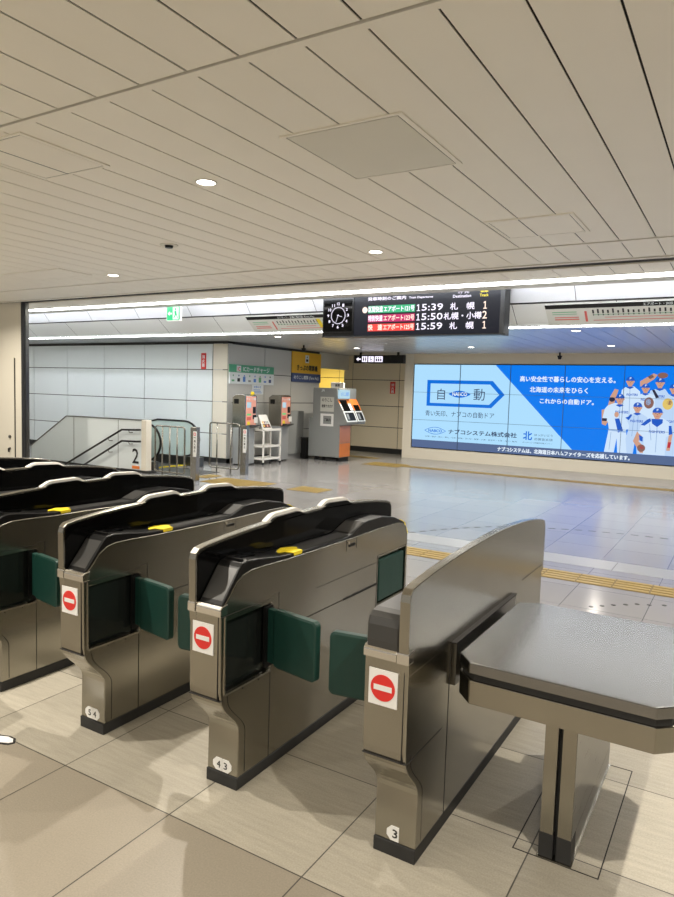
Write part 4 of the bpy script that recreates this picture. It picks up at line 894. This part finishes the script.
def LB(u, v): z = 0.757+0.293*v; x = -8.84-0.16*v+0.003; wv = 0.155-0.02*v; return (x, 11.81+(u-0.5)*2*wv, z+0.002)
s.quad([LB(0.08, 0.12), LB(0.92, 0.12), LB(0.92, 0.92), LB(0.08, 0.92)], 'ink')
for i in range(4):
    for j in range(3):
        u0 = 0.12+i*0.2; v0 = 0.18+j*0.24; q = [LB(u0, v0), LB(u0+0.14, v0), LB(u0+0.14, v0+0.17), LB(u0, v0+0.17)]; s.quad([(p[0]+0.002, p[1], p[2]+0.001) for p in q], random.choice(['maroon', 'ink', 'machine_g', 'signorange', 'salmon', 'maroon']))
obj('small_pictures', s, b_)
obj('back_strut', MB().tube([(-9.0, 11.81, 0.98), (-9.07, 11.81, 0.758)], 0.008, 'steel_d', 8), t)
# grey cabinet box behind the right machine, bin
t = thing('grey_cabinet', 'tall flat grey cabinet against the wall right of the second charging machine', 'cabinet', (-9.2, 13.35, 0))
obj('cabinet_body', MB().box(-9.44, -9.16, 12.96, 13.66, 0.12, 1.13, 'machine_g'), t, bevel=0.005); obj('plinth', MB().box(-9.40, -9.20, 13.0, 13.6, 0, 0.12, 'machine_s'), t)
t = thing('waste_bin', 'small dark waste bin standing between the grey cabinet and the fare machine', 'bin', (-8.94, 13.42, 0))
obj('bin_body', MB().prism([(-9.05, 13.40), (-8.92, 13.40), (-8.92, 13.56), (-9.05, 13.56)], 0.0, 0.50, 'z', 'black'), t, bevel=0.01); obj('rim', MB().box(-9.055, -8.915, 13.395, 13.565, 0.50, 0.52, 'grey_pl'), t)
t = thing('wall_box', 'dull grey box on the wall left of the first charging machine', 'cabinet', (-9.3, 10.9, 0.0))
C.objects.unlink(t); bpy.data.objects.remove(t)
# fare adjustment machines
def fare(y0, y1_, label, main=True):
    t = thing('fare_machine', label, 'ticket machine', (-8.4, (y0+y1_)/2, 0), 'orange and grey fare adjustment machines')
    fx_ = -8.03 if main else -8.40
    sl = [(-8.78, 0.09), (fx_, 0.09), (fx_, 0.84), (-7.86, 0.86), (-7.84, 0.93), (-7.96, 1.18), (-8.12, 1.45), (-8.12, 1.70), (-8.78, 1.70)]
    obj('cabinet', MB().prism(sl, y0, y1_, 'y', 'machine_g'), t, bevel=0.008)
    obj('base_feet', MB().box(-8.74, fx_-0.04, y0+0.04, y1_-0.02, 0.0, 0.05, 'black_m').box(-8.70, -8.62, y0+0.03, y0+0.1, 0, 0.09, 'black').box(-8.5, -8.42, y0+0.03, y0+0.1, 0, 0.09, 'black').box(fx_-0.09, fx_-0.02, y0+0.03, y1_-0.03, 0, 0.09, 'black'), t)
    obj('front_panel', MB().box(fx_-0.002, fx_+0.008, y0+0.01, y1_-0.01, 0.10, 0.42, 'orange').box(fx_-0.002, fx_+0.008, y0+0.01, y1_-0.01, 0.43, 0.83, 'brick'), t)
    c_ = MB(); d = Vector((-8.12+7.84, 1.45-0.93)); 
    def P(k, lift=0.004): # k 0 bottom..1 top of slope (piecewise)
        a, b, c2 = Vector((-7.84, 0.93)), Vector((-7.96, 1.18)), Vector((-8.12, 1.45))
        p = a.lerp(b, k*2) if k < 0.5 else b.lerp(c2, k*2-1)
        return p+Vector((0.85, 0.5))*lift
    def Q(ka, kb, ya, yb_, m_, lift): a = P(ka, lift); b = P(kb, lift); c_.quad([(a.x, ya, a.y), (a.x, yb_, a.y), (b.x, yb_, b.y), (b.x, ya, b.y)], m_)
    Q(0.52, 0.80, y0+0.0, y1_, 'signwhite' if main else 'orange', 0.004); Q(0.80, 1.0, y0, y1_, 'orange', 0.004); Q(0.48, 0.95 if main else 0.74, y0+0.05, y0+(0.36 if main else 0.30), 'black_gloss', 0.010); Q(0.0, 0.48, y0, y1_, 'signwhite', 0.004); Q(0.05, 0.42, y0+0.05, y1_-0.05, 'black', 0.008); Q(0.10, 0.36, y0+0.09, y0+0.18, 'machine_s', 0.010)
    obj('control_console', c_, t)
    return t
t = fare(13.47, 13.97, 'front grey fare adjustment machine with orange front panel and stickers on its side')
s = MB(); Yf = 13.466
text(s, 'JR', -8.55, 1.60, 0.09, 0.06, 'signwhite', 'S', Yf-0.002, 0.004)
s.box(-8.57, -8.20, Yf-0.003, Yf, 1.15, 1.49, 'mapgrey'); text(s, 'のりこし', -8.53, 1.38, 0.28, 0.075, 'ink', 'S', Yf-0.005, 0.003); text(s, '精算できます', -8.53, 1.24, 0.30, 0.07, 'ink', 'S', Yf-0.005, 0.003)
s.box(-8.56, -8.20, Yf-0.003, Yf, 0.81, 1.10, 'sticker'); s.box(-8.48, -8.26, Yf-0.005, Yf-0.002, 0.86, 1.05, 'machine_g'); text(s, 'ご案内', -8.46, 0.92, 0.18, 0.07, 'ink', 'S', Yf-0.006, 0.003)
obj('side_stickers', s, t)
s = MB(); s.box(-8.11, -8.06, 13.49, 13.95, 1.46, 1.66, 'e_lcd'); text(s, 'のりこし精算', 13.54, 1.52, 0.34, 0.09, 'blueprint', 'E', -8.056, 0.003); obj('top_sign', s, t)
fare(14.0, 14.36, 'rear orange-topped fare adjustment machine, mostly hidden behind the front one', False)
t2 = thing('counter_sign', 'small white lit sign box on top of the front fare adjustment machine', 'sign', (-8.2, 13.55, 1.70))
obj('sign_box', MB().box(-8.32, -7.98, 13.50, 13.56, 1.702, 1.83, 'white_pl'), t2, bevel=0.004); s = MB(); text(s, '精算', -8.20, 1.73, 0.12, 0.06, 'ink', 'S', 13.497, 0.003); obj('lettering', s, t2)
obj_ = obj('side_unit', MB().box(-8.90, -8.785, 13.50, 13.95, 0.08, 1.0, 'machine_g'), loc=(-8.85, 13.7, 0)); tag(obj_, 'low grey unit attached left of the front fare machine', 'cabinet')

# wall signs on the machine wall
X = -9.52
t = thing('wall_sign', 'green and white wall sign for card charging above the two charging machines', 'sign', (X, 12.1, 1.72))
obj('sign_plate', MB().box(X-0.02, X+0.012, 11.31, 12.88, 1.72, 1.968, 'signwhite').box(X-0.02, X+0.012, 11.31, 12.88, 1.968, 2.135, 'signgreen'), t)
s = MB(); rect(s, 11.53, 11.68, 1.985, 2.115, 'signwhite', 'E', X+0.014); text(s, 'IC', 11.56, 2.0, 0.09, 0.085, 'red', 'E', X+0.016, 0.003); text(s, 'ICカードチャージ', 11.75, 1.99, 0.95, 0.11, 'signwhite', 'E', X+0.014, 0.006); obj('lettering', s, t)
s = MB(); ic = ['mapgreen', 'ink', 'blueprint', 'machine_g', 'blueprint', 'mapgreen', 'blueprint', 'signblue']
for i in range(8):
    u = 11.37+i*0.188; rect(s, u, u+0.09, 1.77, 1.77+0.04+0.035*(i % 3), ic[i], 'E', X+0.014); disc(s, u+0.05, 1.90, 0.02, 0.02, ic[-i], 'E', X+0.014, 10)
obj('card_pictures', s, t)
t = thing('paper_notice', 'pale blue paper notice taped under the green wall sign', 'notice', (X, 12.3, 1.53))
obj('paper', MB().box(X-0.018, X-0.010, 12.11, 12.52, 1.50, 1.715, 'signwhite'), t); s = MB(); text(s, 'お知らせ', 12.17, 1.64, 0.26, 0.05, 'blueprint', 'E', X-0.008, 0.002)
for i in range(3): rect(s, 12.16, 12.46-0.03*i, 1.53+i*0.033, 1.542+i*0.033, 'blueprint', 'E', X-0.008)
obj('print', s, t)
t = thing('wall_sign', 'orange and navy sign for the fare adjustment machine above the grey cabinet', 'sign', (X, 14.27, 1.83))
obj('sign_plate', MB().box(X-0.02, X+0.012, 13.63, 14.91, 2.045, 2.565, 'signorange').box(X-0.02, X+0.012, 13.63, 14.91, 1.83, 2.045, 'signblue'), t)
s = MB(); rect(s, 14.18, 14.34, 2.31, 2.50, 'signwhite', 'E', X+0.014); rect(s, 14.21, 14.31, 2.34, 2.40, 'ink', 'E', X+0.016); disc(s, 14.26, 2.45, 0.022, 0.022, 'ink', 'E', X+0.016, 10)
text(s, 'きっぷの精算機', 13.82, 2.11, 0.92, 0.14, 'ink', 'E', X+0.014, 0.008); text(s, 'のりこし精算 (Fare Adj.)', 13.70, 1.88, 1.12, 0.11, 'signwhite', 'E', X+0.014, 0.004); obj('lettering', s, t)

# warm light inside the passage behind the machines
l = bpy.data.lights.new('passage_lamp', 'AREA'); l.shape = 'RECTANGLE'; l.size = 1.2; l.size_y = 0.6; l.energy = 60; l.color = (1.0, 0.86, 0.5)
lo = bpy.data.objects.new('passage_lamp', l); C.objects.link(lo); lo.location = (-11.0, 16.6, 2.55)
